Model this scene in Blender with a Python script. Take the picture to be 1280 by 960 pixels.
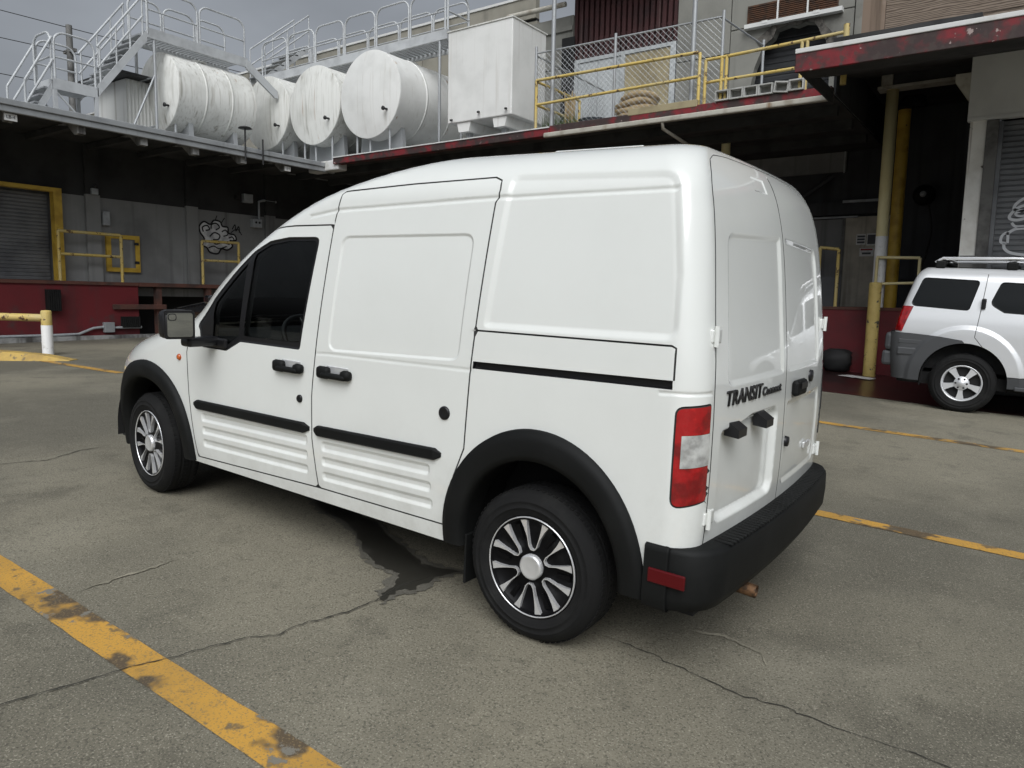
import bpy, bmesh, math, random
import numpy as np
from mathutils import Vector, Matrix
from mathutils.geometry import delaunay_2d_cdt
from math import sin, cos, pi, radians, sqrt
random.seed(7)
sc = bpy.context.scene
for o in list(bpy.data.objects): bpy.data.objects.remove(o)
col = sc.collection

# ------------------------------------------------------------------ camera
cam_d = bpy.data.cameras.new('camera'); cam = bpy.data.objects.new('camera', cam_d); col.objects.link(cam)
cr, cu, cf = (-0.81244, -0.58273, 0.01902), (0.08293, -0.08320, 0.99308), (0.57711, -0.80839, -0.11592)
CL = (-1.5917, 3.2364, 1.3709)
cam.matrix_world = Matrix(((cr[0], cu[0], -cf[0], CL[0]), (cr[1], cu[1], -cf[1], CL[1]), (cr[2], cu[2], -cf[2], CL[2]), (0, 0, 0, 1)))
cam_d.sensor_width = 36; cam_d.lens = 25.858; cam_d.clip_start = .05; cam_d.clip_end = 2000
sc.camera = cam
# ------------------------------------------------------------------ sky and sun (overcast)
SUN_EL, SUN_AZ = radians(46), radians(122)       # azimuth measured from +X toward +Y
w = bpy.data.worlds.new('World'); sc.world = w; w.use_nodes = True
nt = w.node_tree; nt.nodes.clear()
out = nt.nodes.new('ShaderNodeOutputWorld'); bg = nt.nodes.new('ShaderNodeBackground')
sky = nt.nodes.new('ShaderNodeTexSky'); sky.sky_type = 'NISHITA'; sky.sun_disc = False
sky.sun_elevation = SUN_EL; sky.sun_rotation = radians(90) - SUN_AZ
sky.air_density = 1.5; sky.dust_density = 6.5; sky.ozone_density = 2
hsv = nt.nodes.new('ShaderNodeHueSaturation'); hsv.inputs['Saturation'].default_value = .10
tco = nt.nodes.new('ShaderNodeTexCoord')
cn = nt.nodes.new('ShaderNodeTexNoise'); cn.inputs['Scale'].default_value = 2.2; cn.inputs['Detail'].default_value = 5
mpn = nt.nodes.new('ShaderNodeMapping'); mpn.inputs['Scale'].default_value = (1, 1, 2.6)
mr = nt.nodes.new('ShaderNodeMapRange'); mr.inputs[1].default_value = .3; mr.inputs[2].default_value = .7; mr.inputs[3].default_value = .78; mr.inputs[4].default_value = 1.2
mx = nt.nodes.new('ShaderNodeMix'); mx.data_type = 'RGBA'; mx.blend_type = 'MULTIPLY'; mx.inputs[0].default_value = 1
tint = nt.nodes.new('ShaderNodeMix'); tint.data_type = 'RGBA'; tint.blend_type = 'MULTIPLY'; tint.inputs[0].default_value = 1; tint.inputs[7].default_value = (.93, .985, 1.07, 1)
L = nt.links.new
L(tco.outputs['Generated'], mpn.inputs[0]); L(mpn.outputs[0], cn.inputs['Vector']); L(cn.outputs['Fac'], mr.inputs[0])
L(sky.outputs[0], hsv.inputs['Color']); L(hsv.outputs[0], mx.inputs[6]); L(mr.outputs[0], mx.inputs[7])
L(mx.outputs[2], tint.inputs[6]); L(tint.outputs[2], bg.inputs[0]); L(bg.outputs[0], out.inputs[0])
bg.inputs[1].default_value = .075
sd = bpy.data.lights.new('sun', 'SUN'); sun = bpy.data.objects.new('sun', sd); col.objects.link(sun)
sd.energy = 1.5; sd.angle = radians(50); sd.color = (1, .985, .96)
sdir = Vector((cos(SUN_EL) * cos(SUN_AZ), cos(SUN_EL) * sin(SUN_AZ), sin(SUN_EL)))
sun.rotation_euler = sdir.to_track_quat('Z', 'Y').to_euler(); sun.location = (0, 8, 20)
sc.view_settings.view_transform = 'Standard'; sc.view_settings.look = 'None'
sc.view_settings.gamma = 1; sc.view_settings.use_curve_mapping = False
sc.view_settings.exposure = 0.24

# ------------------------------------------------------------------ ground height
GX = np.linspace(-60, 80, 1401)
_sl = np.interp(GX, [-60, -9, -4, 3.5, 6.5, 80], [0, 0, .0408, .0408, .0065, .0065])
_gz = np.concatenate([[0], np.cumsum((_sl[1:] + _sl[:-1]) / 2 * (GX[1] - GX[0]))]); _gz -= np.interp(0, GX, _gz)
def gz(x, y): return float(np.interp(x, GX, _gz)) - .01137 * max(-16, min(y, 9))

# ------------------------------------------------------------------ materials
MATS = {}
def M(name, c, rough=.6, metal=0, var=None, streak=None, chips=None, bump=None, coat=0, spec=.5, rvar=0, extra=None):
    """procedural material: var=(colour,scale,lo,hi) mottling; streak = vertical runs; chips = worn patches"""
    if name in MATS: return MATS[name]
    m = bpy.data.materials.new(name); m.use_nodes = True; t = m.node_tree; b = t.nodes['Principled BSDF']
    b.inputs['Roughness'].default_value = rough; b.inputs['Metallic'].default_value = metal
    b.inputs['Specular IOR Level'].default_value = spec
    if coat: b.inputs['Coat Weight'].default_value = coat; b.inputs['Coat Roughness'].default_value = .04
    g = t.nodes.new('ShaderNodeNewGeometry'); pos = g.outputs['Position']
    cur = None
    rgb = t.nodes.new('ShaderNodeRGB'); rgb.outputs[0].default_value = (*c, 1); cur = rgb.outputs[0]
    def noise(sc_, det=4, mul=None, rg=.55):
        v = pos
        if mul:
            mp = t.nodes.new('ShaderNodeMapping'); mp.inputs['Scale'].default_value = mul; t.links.new(pos, mp.inputs[0]); v = mp.outputs[0]
        n = t.nodes.new('ShaderNodeTexNoise'); n.inputs['Scale'].default_value = sc_; n.inputs['Detail'].default_value = det; n.inputs['Roughness'].default_value = rg
        t.links.new(v, n.inputs['Vector']); return n.outputs['Fac']
    def rng(v, lo, hi):
        r = t.nodes.new('ShaderNodeMapRange'); r.interpolation_type = 'SMOOTHSTEP'
        r.inputs[1].default_value = lo; r.inputs[2].default_value = hi; t.links.new(v, r.inputs[0]); return r.outputs[0]
    def mix(f, c2, amt=1.0):
        nonlocal cur
        x = t.nodes.new('ShaderNodeMix'); x.data_type = 'RGBA'
        if amt != 1.0:
            mm = t.nodes.new('ShaderNodeMath'); mm.operation = 'MULTIPLY'; mm.inputs[1].default_value = amt; t.links.new(f, mm.inputs[0]); f = mm.outputs[0]
        t.links.new(f, x.inputs[0]); t.links.new(cur, x.inputs[6]); x.inputs[7].default_value = (*c2, 1); cur = x.outputs[2]
    for v in (var if isinstance(var, list) else [var] if var else []):
        mix(rng(noise(v[1]), v[2], v[3]), v[0], v[4] if len(v) > 4 else 1)
    for v in (streak if isinstance(streak, list) else [streak] if streak else []):
        mix(rng(noise(v[1], 5, (1, 1, .035)), v[2], v[3]), v[0], v[4] if len(v) > 4 else 1)
    for v in (chips if isinstance(chips, list) else [chips] if chips else []):
        f = rng(noise(v[1], 6, None, .65), v[2], v[2] + .03); mix(f, v[0])
    t.links.new(cur, b.inputs['Base Color'])
    if rvar:
        r = t.nodes.new('ShaderNodeMapRange'); r.inputs[3].default_value = rough - rvar; r.inputs[4].default_value = rough + rvar
        t.links.new(noise(6), r.inputs[0]); t.links.new(r.outputs[0], b.inputs['Roughness'])
    if bump:
        bn = t.nodes.new('ShaderNodeBump'); bn.inputs['Distance'].default_value = bump[2] if len(bump) > 2 else .004; bn.inputs['Strength'].default_value = bump[1]
        t.links.new(noise(bump[0], 5), bn.inputs['Height']); t.links.new(bn.outputs[0], b.inputs['Normal'])
    if extra: extra(m, t, b)
    MATS[name] = m; return m
def glass_mat(name, tintc, refl=1.0):
    m = bpy.data.materials.new(name); m.use_nodes = True; t = m.node_tree; t.nodes.clear()
    o = t.nodes.new('ShaderNodeOutputMaterial'); tr = t.nodes.new('ShaderNodeBsdfTransparent'); tr.inputs[0].default_value = (*tintc, 1)
    gl = t.nodes.new('ShaderNodeBsdfGlossy'); gl.inputs['Roughness'].default_value = .01
    fr = t.nodes.new('ShaderNodeFresnel'); fr.inputs[0].default_value = 1.45; mx = t.nodes.new('ShaderNodeMixShader')
    t.links.new(fr.outputs[0], mx.inputs[0]); t.links.new(tr.outputs[0], mx.inputs[1]); t.links.new(gl.outputs[0], mx.inputs[2]); t.links.new(mx.outputs[0], o.inputs[0])
    MATS[name] = m; return m

def road_film(m, t, b):
    g = t.nodes.new('ShaderNodeNewGeometry'); sp = t.nodes.new('ShaderNodeSeparateXYZ'); t.links.new(g.outputs['Position'], sp.inputs[0])
    mr_ = t.nodes.new('ShaderNodeMapRange'); mr_.inputs[1].default_value = .28; mr_.inputs[2].default_value = .85; mr_.inputs[3].default_value = 1; mr_.inputs[4].default_value = .10; t.links.new(sp.outputs[2], mr_.inputs[0])
    n = t.nodes.new('ShaderNodeTexNoise'); n.inputs['Scale'].default_value = 5; n.inputs['Detail'].default_value = 7; n.inputs['Roughness'].default_value = .7; t.links.new(g.outputs['Position'], n.inputs['Vector'])
    r2 = t.nodes.new('ShaderNodeMapRange'); r2.inputs[1].default_value = .42; r2.inputs[2].default_value = .75; t.links.new(n.outputs['Fac'], r2.inputs[0])
    mu = t.nodes.new('ShaderNodeMath'); mu.operation = 'MULTIPLY'; t.links.new(mr_.outputs[0], mu.inputs[0]); t.links.new(r2.outputs[0], mu.inputs[1])
    m2 = t.nodes.new('ShaderNodeMath'); m2.operation = 'MULTIPLY'; m2.inputs[1].default_value = .38; t.links.new(mu.outputs[0], m2.inputs[0])
    x = t.nodes.new('ShaderNodeMix'); x.data_type = 'RGBA'; x.inputs[7].default_value = (.36, .34, .29, 1); src = b.inputs['Base Color'].links[0].from_socket
    t.links.new(m2.outputs[0], x.inputs[0]); t.links.new(src, x.inputs[6]); t.links.new(x.outputs[2], b.inputs['Base Color'])
    rr = t.nodes.new('ShaderNodeMapRange'); rr.inputs[3].default_value = .03; rr.inputs[4].default_value = .35; t.links.new(m2.outputs[0], rr.inputs[0]); t.links.new(rr.outputs[0], b.inputs['Coat Roughness'])
PAINT = M('van_white_paint', (.775, .79, .755), .26, 0, var=((.73, .745, .71), 1.3, .35, .8, .5), coat=1, extra=road_film)
def dirt(c): return (c, 3, .5, .8, .6)
BLACKP = M('black_textured_plastic', (.0065, .007, .0068), .62, var=((.012, .0125, .0122), 4, .4, .8), bump=(300, .25, .002), spec=.2)
BLACKG = M('black_rubber_trim', (.008, .008, .009), .38)
SEAMM = M('panel_gap_black', (.035, .035, .033), .8)
TYRE = M('tyre_rubber', (.009, .009, .009), .85, var=((.016, .016, .015), 9, .45, .8), bump=(120, .3, .003), spec=.25)
SILVER = M('hubcap_silver', (.80, .805, .81), .26, .6)
GLOSSB = M('hubcap_black', (.004, .004, .0045), .4, spec=.12)
DARKIN = M('interior_dark', (.018, .018, .019), .8, var=((.03, .03, .03), 10, .4, .7))
UNDER = M('underbody_black', (.012, .012, .012), .9)
GLASSV = glass_mat('van_glass', (.74, .78, .76))
GLASSD = M('privacy_glass', (.004, .005, .005), .05, spec=.25)
GLASSW = glass_mat('windshield_glass', (.80, .84, .81))
def lampx(m, t, b):
    v = t.nodes.new('ShaderNodeTexVoronoi'); v.inputs['Scale'].default_value = 55; g = t.nodes.new('ShaderNodeNewGeometry')
    t.links.new(g.outputs['Position'], v.inputs['Vector']); bn = t.nodes.new('ShaderNodeBump'); bn.inputs['Distance'].default_value = .004; bn.inputs['Strength'].default_value = .35
    t.links.new(v.outputs['Distance'], bn.inputs['Height']); t.links.new(bn.outputs[0], b.inputs['Normal'])
RED = M('tail_lamp_red', (.36, .004, .006), .1, var=[((.17, .002, .003), 11, .42, .62), ((.50, .012, .012), 16, .62, .72)], coat=1, extra=lampx)
CLEARL = M('clear_lamp', (.55, .555, .53), .12, var=[((.30, .30, .285), 14, .42, .66)], coat=1, extra=lampx)
ORANGE = M('amber_marker', (.6, .12, .012), .2, var=((.3, .05, .01), 30, .4, .6), coat=1)
MIRROR = M('mirror_glass', (.5, .52, .52), .02, 1)
CHROME = M('chrome_trim', (.8, .8, .8), .3, .3)
LENSR = glass_mat('red_lens', (.62, .010, .014)); LENSC = glass_mat('clear_lens', (.92, .93, .92))
REFL = M('lamp_reflector', (.6, .6, .6), .22, .8, extra=lampx)
DEEPR = M('bumper_reflector_red', (.085, .003, .005), .35, spec=.3)
RUSTP = M('rusty_exhaust', (.22, .12, .06), .6, .6, var=((.08, .05, .03), 30, .4, .6))

def ground_extra(m, t, b): pass
CONC = M('yard_concrete', (.222, .203, .150), .82,
         var=[((.105, .098, .074), .28, .36, .60, .9), ((.27, .25, .19), .9, .50, .72, .6), ((.10, .092, .068), 2.6, .54, .72, .65), ((.12, .11, .082), 13, .54, .74, .55),
              ((.05, .045, .032), 110, .49, .66, .68), ((.40, .37, .29), 150, .55, .68, .68)], bump=(150, .6, .003), rvar=.12)
YPAINT = M('worn_yellow_line', (.55, .30, .05), .7, var=[((.40, .23, .05), 2, .4, .7), ((.05, .046, .04), 3.1, .53, .60, .9), ((.09, .08, .06), 12, .57, .66, .8), ((.22, .16, .08), 110, .52, .66, .8)],
           chips=[((.19, .178, .146), 6, .60)], bump=(160, .5, .003))
CURBY = M('curb_yellow', (.5, .34, .09), .75, var=[((.33, .22, .07), 3, .4, .7), ((.12, .1, .07), 14, .55, .7, .8)], chips=[((.13, .12, .1), 9, .62)], bump=(60, .5, .004))
YEL = M('railing_yellow', (.57, .42, .12), .6, var=((.50, .41, .19), 2, .4, .7), chips=[((.10, .055, .03), 11, .585)], bump=(60, .3, .003))
YELF = M('faded_cream_yellow', (.80, .71, .40), .6, var=((.72, .60, .28), 1.3, .4, .7), chips=[((.2, .14, .07), 13, .68)])
YELD = M('ochre_pipe', (.58, .38, .05), .5, var=((.42, .26, .03), 4, .4, .7), chips=[((.08, .05, .03), 9, .67)])
YELB = M('chipped_bollard_yellow', (.55, .42, .14), .65, var=((.45, .33, .10), 5, .4, .7), chips=[((.06, .055, .05), 8, .60), ((.12, .05, .02), 15, .66)], bump=(40, .5, .005))
WPAINT = M('white_post_paint', (.85, .85, .83), .6, var=((.6, .59, .55), 8, .55, .75), chips=[((.2, .17, .13), 16, .70)])
REDW = M('red_dock_paint', (.135, .010, .014), .7, var=[((.08, .010, .012), 1.2, .4, .7), ((.05, .035, .033), 2.2, .55, .75, .8)], streak=[((.06, .03, .028), 2.5, .5, .75, .7)],
         chips=[((.22, .17, .15), 6, .70)], bump=(25, .3, .006))
REDF = M('weathered_red_fascia', (.20, .012, .018), .7, var=[((.12, .012, .016), 6, .4, .7), ((.03, .022, .02), 2.6, .40, .58, .95), ((.05, .035, .03), 9, .52, .66, .8)],
         chips=[((.34, .27, .25), 7, .645)], bump=(20, .4, .006))
REDPAD = M('dark_red_wet_pad', (.045, .012, .012), .28, var=[((.02, .012, .012), 1.5, .4, .7), ((.1, .08, .07), 3, .6, .75, .5)], bump=(60, .3, .003))
GREYW = M('dock_wall_grey', (.23, .233, .228), .8, var=[((.15, .152, .15), .8, .4, .7)], streak=[((.09, .09, .09), 5, .52, .76, .7), ((.30, .30, .295), 7, .58, .78, .5)], bump=(30, .2, .005))
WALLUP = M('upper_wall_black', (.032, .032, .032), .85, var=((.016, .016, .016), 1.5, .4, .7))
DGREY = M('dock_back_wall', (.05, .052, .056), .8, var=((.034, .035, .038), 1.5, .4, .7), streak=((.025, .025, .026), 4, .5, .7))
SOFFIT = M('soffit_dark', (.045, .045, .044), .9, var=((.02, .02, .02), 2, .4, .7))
CORB = M('bracket_concrete', (.33, .33, .32), .8, var=[((.12, .12, .115), 3, .42, .66)], streak=((.06, .055, .05), 5, .5, .7))
FASC = M('grey_metal_fascia', (.34, .355, .36), .5, .2, var=((.24, .25, .26), 2, .4, .75), streak=((.16, .16, .16), 5, .55, .75, .7))
GALV = M('galvanised_steel', (.38, .395, .40), .5, .35, var=((.36, .37, .38), 5, .4, .7), chips=[((.2, .13, .08), 14, .72)])
ALUM = M('stair_white_metal', (.50, .515, .52), .55, .1, var=((.38, .39, .395), 3, .4, .75))
TANK = M('tank_white', (.72, .72, .68), .55, var=[((.58, .58, .54), 1.6, .4, .75)], streak=[((.22, .20, .155), 8, .56, .74, .8), ((.50, .49, .44), 20, .48, .70, .7), ((.30, .14, .05), 6, .66, .75, .85)], bump=(8, .08, .01))
TANKC = M('tank_clean_white', (.76, .76, .73), .5, var=[((.66, .66, .63), 1.6, .4, .75)], streak=[((.38, .20, .07), 5.5, .67, .74, .85), ((.55, .53, .48), 12, .55, .75, .6)], bump=(8, .08, .01))
CORRW = M('shed_white_metal', (.62, .62, .59), .5, .1, streak=((.3, .28, .24), 5, .55, .75))
DKMET = M('dark_metal', (.03, .03, .03), .6, .3)
BEIGE = M('parapet_concrete', (.27, .255, .21), .85, var=((.19, .18, .15), 1.2, .4, .7), streak=((.11, .1, .085), 2.4, .55, .75))
COPING = M('white_coping', (.62, .62, .60), .6, var=((.45, .44, .4), 3, .5, .75))
UPCON = M('upper_concrete', (.235, .232, .205), .88, var=[((.17, .168, .15), 1.1, .4, .7), ((.09, .085, .075), 2.3, .6, .78, .7)], streak=((.12, .118, .105), 2.5, .55, .78), bump=(22, .35, .006))
HOLEC = M('broken_concrete', (.13, .12, .105), .95, var=((.04, .037, .033), 5, .4, .65), bump=(12, 1, .03))
LOUV = M('maroon_slats', (.055, .017, .017), .75, var=((.03, .012, .012), 3, .4, .7), streak=((.10, .06, .055), 6, .6, .75))
SHUT = M('grey_shutter', (.17, .174, .178), .5, .2, var=((.10, .104, .11), 1.5, .4, .7))
SHUTD = M('dark_shutter', (.04, .042, .044), .5, .3, var=((.025, .025, .027), 2, .4, .7))
WDOOR = M('white_sheet_door', (.45, .47, .47), .6, var=((.35, .37, .37), 2, .4, .7), streak=((.25, .24, .22), 5, .6, .8))
PLY = M('plywood_tan', (.33, .28, .17), .85, var=((.24, .2, .12), 3, .4, .7), streak=((.18, .15, .1), 5, .55, .75))
PLYD = M('plywood_grey', (.50, .46, .38), .85, var=((.38, .35, .29), 3, .4, .7), streak=((.2, .185, .15), 4, .52, .74))
def wood_extra(m, t, b):
    g = t.nodes.new('ShaderNodeNewGeometry'); mp = t.nodes.new('ShaderNodeMapping'); mp.inputs['Scale'].default_value = (.6, .6, 5)
    wv = t.nodes.new('ShaderNodeTexWave'); wv.wave_type = 'BANDS'; wv.bands_direction = 'Z'; wv.inputs['Scale'].default_value = 2.2; wv.inputs['Distortion'].default_value = 9; wv.inputs['Detail'].default_value = 4; wv.inputs['Detail Scale'].default_value = 1.3
    t.links.new(g.outputs['Position'], mp.inputs[0]); t.links.new(mp.outputs[0], wv.inputs['Vector'])
    cr = t.nodes.new('ShaderNodeValToRGB'); cr.color_ramp.elements[0].color = (.075, .052, .036, 1); cr.color_ramp.elements[1].color = (.25, .2, .155, 1)
    t.links.new(wv.outputs['Fac'], cr.inputs[0]); t.links.new(cr.outputs[0], b.inputs['Base Color'])
WOODB = M('weathered_plywood', (.2, .15, .11), .85, extra=wood_extra)
WOODV = M('weathered_board', (.21, .155, .115), .85, streak=((.10, .072, .05), 6, .45, .65), var=((.27, .21, .165), 2, .5, .7))
TIMB = M('rust_red_timber', (.11, .045, .032), .85, var=((.05, .03, .025), 3, .4, .7), chips=[((.2, .15, .12), 8, .7)])
PANELG = M('grey_panel', (.66, .665, .64), .6, var=((.58, .585, .565), 1.5, .4, .7), chips=[((.14, .1, .07), 14, .74)])
PILW = M('peeling_white', (.80, .79, .74), .8, var=((.62, .60, .54), 2, .45, .7), streak=((.22, .19, .14), 6, .58, .72), chips=[((.12, .1, .08), 6, .67)])
PILD = M('raw_grey_jamb', (.16, .157, .148), .85, var=((.055, .053, .05), 3, .4, .7), streak=((.2, .19, .17), 5, .62, .75))
GUTT = M('gutter_cream', (.44, .42, .36), .6, var=((.28, .25, .2), 4, .45, .7), streak=((.2, .13, .07), 4, .6, .75))
RUST = M('rusty_grille', (.10, .045, .022), .85, var=((.05, .03, .02), 7, .4, .65), chips=[((.25, .23, .2), 8, .68)])
BLOCK = M('cinder_block', (.42, .42, .40), .9, var=((.28, .28, .26), 5, .4, .7), bump=(80, .5, .003))
ROPE = M('tan_hose', (.45, .34, .19), .85, var=((.33, .24, .13), 8, .4, .7))
BIN = M('blue_grey_tub', (.08, .095, .11), .6)
BOXG = M('grey_box', (.36, .38, .39), .5, var=((.28, .29, .3), 6, .4, .7))
CABLE = M('black_cable', (.012, .012, .012), .7)
INK = M('graffiti_black', (.012, .012, .013), .7)
GFILL = M('graffiti_pale_grey', (.66, .665, .66), .75, var=((.42, .424, .428), 5, .45, .6))
GWHITE = M('graffiti_white', (.6, .61, .62), .7)
SIGNW = M('sign_white', (.7, .7, .68), .6, var=((.5, .5, .47), 20, .5, .7))
SIGNP = M('sign_print_grey', (.09, .09, .095), .7)
SIGNR = M('sign_print_red', (.3, .04, .035), .7)
WETM = M('wet_stain', (.040, .038, .031), .3, var=((.065, .062, .052), 4, .45, .65), bump=(160, .15, .002))
DAMP = M('damp_concrete', (.135, .127, .104), .6, var=[((.10, .094, .077), 3, .4, .7), ((.055, .05, .038), 110, .50, .66, .5)], bump=(160, .4, .003))
CRACK = M('crack_dark', (.03, .028, .022), .95)
CHALK = M('pale_scuff', (.30, .275, .21), .9, var=[((.20, .185, .138), 9, .42, .6), ((.05, .045, .032), 110, .49, .66, .5)])
LEAF = M('weed_green', (.05, .08, .02), .7)
STRAW = M('bamboo_tan', (.4, .3, .16), .8)
SUVP = M('suv_silver_paint', (.66, .67, .675), .33, .25, coat=.8)
SUVB = M('suv_grey_cladding', (.055, .057, .06), .6, bump=(250, .2, .002))
SUVR = M('suv_cast_alloy', (.72, .73, .74), .3, .4)
SEDP = M('sedan_black_paint', (.006, .006, .007), .2, coat=1)
SEAT = M('seat_cloth', (.03, .031, .033), .9)

# ------------------------------------------------------------------ object helpers
def link(o): col.objects.link(o); return o
def thing(name, label, cat, loc=(0, 0, 0), group=None, rot=None):
    o = link(bpy.data.objects.new(name, None)); o.location = loc; o.empty_display_size = .2
    if rot is not None: o.rotation_euler = rot
    o['label'] = label; o['category'] = cat
    if group: o['group'] = group
    return o
def tag(o, label, cat, group=None):
    o['label'] = label; o['category'] = cat
    if group: o['group'] = group
    return o
def base_of(p):
    while p is not None and p.parent is not None: p = p.parent
    return Vector(p.location) if p is not None else Vector((0, 0, 0))
class MB:
    def __init__(s): s.v = []; s.f = []; s.sm = []
    def add(s, vs, fs, smooth=False):
        n = len(s.v); s.v += [tuple(v) for v in vs]; s.f += [tuple(i + n for i in f) for f in fs]; s.sm += [smooth] * len(fs); return s
    def box(s, a, b):
        x0, x1 = sorted((a[0], b[0])); y0, y1 = sorted((a[1], b[1])); z0, z1 = sorted((a[2], b[2]))
        v = [(x0, y0, z0), (x1, y0, z0), (x1, y1, z0), (x0, y1, z0), (x0, y0, z1), (x1, y0, z1), (x1, y1, z1), (x0, y1, z1)]
        return s.add(v, [(0, 3, 2, 1), (4, 5, 6, 7), (0, 1, 5, 4), (1, 2, 6, 5), (2, 3, 7, 6), (3, 0, 4, 7)])
    def bbox(s, a, b, r=.01):
        """box with chamfered edges"""
        a, b = [min(p, q) for p, q in zip(a, b)], [max(p, q) for p, q in zip(a, b)]
        bm = bmesh.new(); bmesh.ops.create_cube(bm, size=1)
        for v in bm.verts: v.co = Vector([(a[i] + b[i]) / 2 + v.co[i] * (b[i] - a[i]) for i in range(3)])
        bmesh.ops.bevel(bm, geom=list(bm.edges), offset=min(r, min(b[i] - a[i] for i in range(3)) * .45), segments=2, profile=.5, affect='EDGES')
        bm.verts.index_update(); s.add([tuple(v.co) for v in bm.verts], [[v.index for v in f.verts] for f in bm.faces]); bm.free(); return s
    def tube(s, pts, r, n=8, cap=True, smooth=True):
        pts = [Vector(p) for p in pts]; rr = r if isinstance(r, (list, tuple)) else [r] * len(pts)
        d0 = (pts[1] - pts[0]).normalized(); up = Vector((0, 0, 1)) if abs(d0.z) < .9 else Vector((1, 0, 0))
        nrm = (up - d0 * up.dot(d0)).normalized(); rings = []; prev = d0
        for i, p in enumerate(pts):
            if i == 0: d = d0
            elif i == len(pts) - 1: d = (pts[i] - pts[i - 1]).normalized()
            else: d = ((pts[i + 1] - pts[i]).normalized() + (pts[i] - pts[i - 1]).normalized()).normalized()
            nrm = (nrm - d * nrm.dot(d)).normalized(); bi = d.cross(nrm)
            rings.append([p + nrm * (cos(2 * pi * k / n) * rr[i]) + bi * (sin(2 * pi * k / n) * rr[i]) for k in range(n)])
        vs = [q for rg in rings for q in rg]; fs = []
        for i in range(len(pts) - 1):
            for k in range(n):
                k2 = (k + 1) % n; fs.append((i * n + k, i * n + k2, (i + 1) * n + k2, (i + 1) * n + k))
        s.add(vs, fs, smooth)
        if cap:
            s.add(rings[0], [tuple(range(n))[::-1]]); s.add(rings[-1], [tuple(range(n))])
        return s
    def lathe(s, prof, org, axis, n=32, smooth=True, closed=False):
        """prof: list of (radius, along)"""
        axis = Vector(axis).normalized(); up = Vector((0, 0, 1)) if abs(axis.z) < .9 else Vector((1, 0, 0)); e1 = (up - axis * up.dot(axis)).normalized(); e2 = axis.cross(e1); org = Vector(org)
        vs = []; fs = []
        for r, a in prof:
            for k in range(n):
                t = 2 * pi * k / n; vs.append(org + axis * a + (e1 * cos(t) + e2 * sin(t)) * r)
        for i in range(len(prof) - 1):
            for k in range(n):
                k2 = (k + 1) % n; fs.append((i * n + k, (i + 1) * n + k, (i + 1) * n + k2, i * n + k2))
        return s.add(vs, fs, smooth)
    def prism(s, poly, o, e1, e2, ex):
        """extrude 2-D polygon: o + p.x*e1 + p.y*e2 , thickness vector ex"""
        o, e1, e2, ex = Vector(o), Vector(e1), Vector(e2), Vector(ex); n = len(poly)
        a = [o + e1 * p[0] + e2 * p[1] for p in poly]; b = [p + ex for p in a]
        flip = (e1.cross(e2)).dot(ex) > 0
        ar = sum(poly[i][0] * poly[(i + 1) % n][1] - poly[(i + 1) % n][0] * poly[i][1] for i in range(n))
        if ar < 0: flip = not flip
        fs = [tuple(range(n))[::-1] if flip else tuple(range(n)), tuple(range(n, 2 * n)) if flip else tuple(range(n, 2 * n))[::-1]]
        for i in range(n):
            j = (i + 1) % n; q = (i, j, n + j, n + i); fs.append(q if flip else q[::-1])
        return s.add(a + b, fs)
    def build(s, name, mat, parent=None, local=False):
        me = bpy.data.meshes.new(name); vs = s.v
        if parent is not None and not local:
            b = base_of(parent); vs = [(v[0] - b.x, v[1] - b.y, v[2] - b.z) for v in vs]
        me.from_pydata([tuple(v) for v in vs], [], s.f); me.polygons.foreach_set('use_smooth', s.sm); me.update()
        me.materials.append(mat); o = link(bpy.data.objects.new(name, me))
        if parent is not None: o.parent = parent
        return o
def box(name, mat, a, b, parent=None, r=0):
    m = MB(); (m.bbox(a, b, r) if r else m.box(a, b)); return m.build(name, mat, parent)
def struct(o): o['kind'] = 'structure'; return o
def round_poly(pts, r, seg=5):
    out = []; n = len(pts)
    for i in range(n):
        p0, p, p1 = Vector(pts[i - 1][:2]), Vector(pts[i][:2]), Vector(pts[(i + 1) % n][:2])
        rr = r if not isinstance(r, (list, tuple)) else r[i]
        a = (p0 - p); b = (p1 - p); la, lb = a.length, b.length
        if rr <= 1e-5: out.append(tuple(p)); continue
        a.normalize(); b.normalize(); ang = math.acos(max(-1, min(1, a.dot(b)))); d = min(rr / max(.05, math.tan(ang / 2)), la * .48, lb * .48)
        q0, q1 = p + a * d, p + b * d
        for k in range(seg + 1):
            t = k / seg; out.append(tuple(q0 * (1 - t) ** 2 + p * 2 * t * (1 - t) + q1 * t * t))
    return out
def resample(pts, step, closed):
    P = [np.array(p, float) for p in pts]
    if closed: P.append(P[0])
    out = []
    for a, b in zip(P[:-1], P[1:]):
        l = np.linalg.norm(b - a)
        if l < 1e-7: continue
        n = max(1, int(math.ceil(l / step)))
        for k in range(n): out.append(a + (b - a) * k / n)
    if not closed: out.append(P[-1])
    return np.array(out)
def pchip(xs, ys):
    xs = np.array(xs, float); ys = np.array(ys, float); h = np.diff(xs); d = np.diff(ys) / h; m = np.zeros_like(xs)
    for i in range(1, len(xs) - 1):
        if d[i - 1] * d[i] > 0:
            w1, w2 = 2 * h[i] + h[i - 1], h[i] + 2 * h[i - 1]; m[i] = (w1 + w2) / (w1 / d[i - 1] + w2 / d[i])
    m[0], m[-1] = d[0], d[-1]
    def f(x):
        x = np.clip(np.asarray(x, float), xs[0], xs[-1]); i = np.clip(np.searchsorted(xs, x) - 1, 0, len(xs) - 2); t = (x - xs[i]) / h[i]
        return ((1 + 2 * t) * (1 - t) ** 2 * ys[i] + t * (1 - t) ** 2 * h[i] * m[i] + t * t * (3 - 2 * t) * ys[i + 1] + t * t * (t - 1) * h[i] * m[i + 1])
    return f
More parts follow.
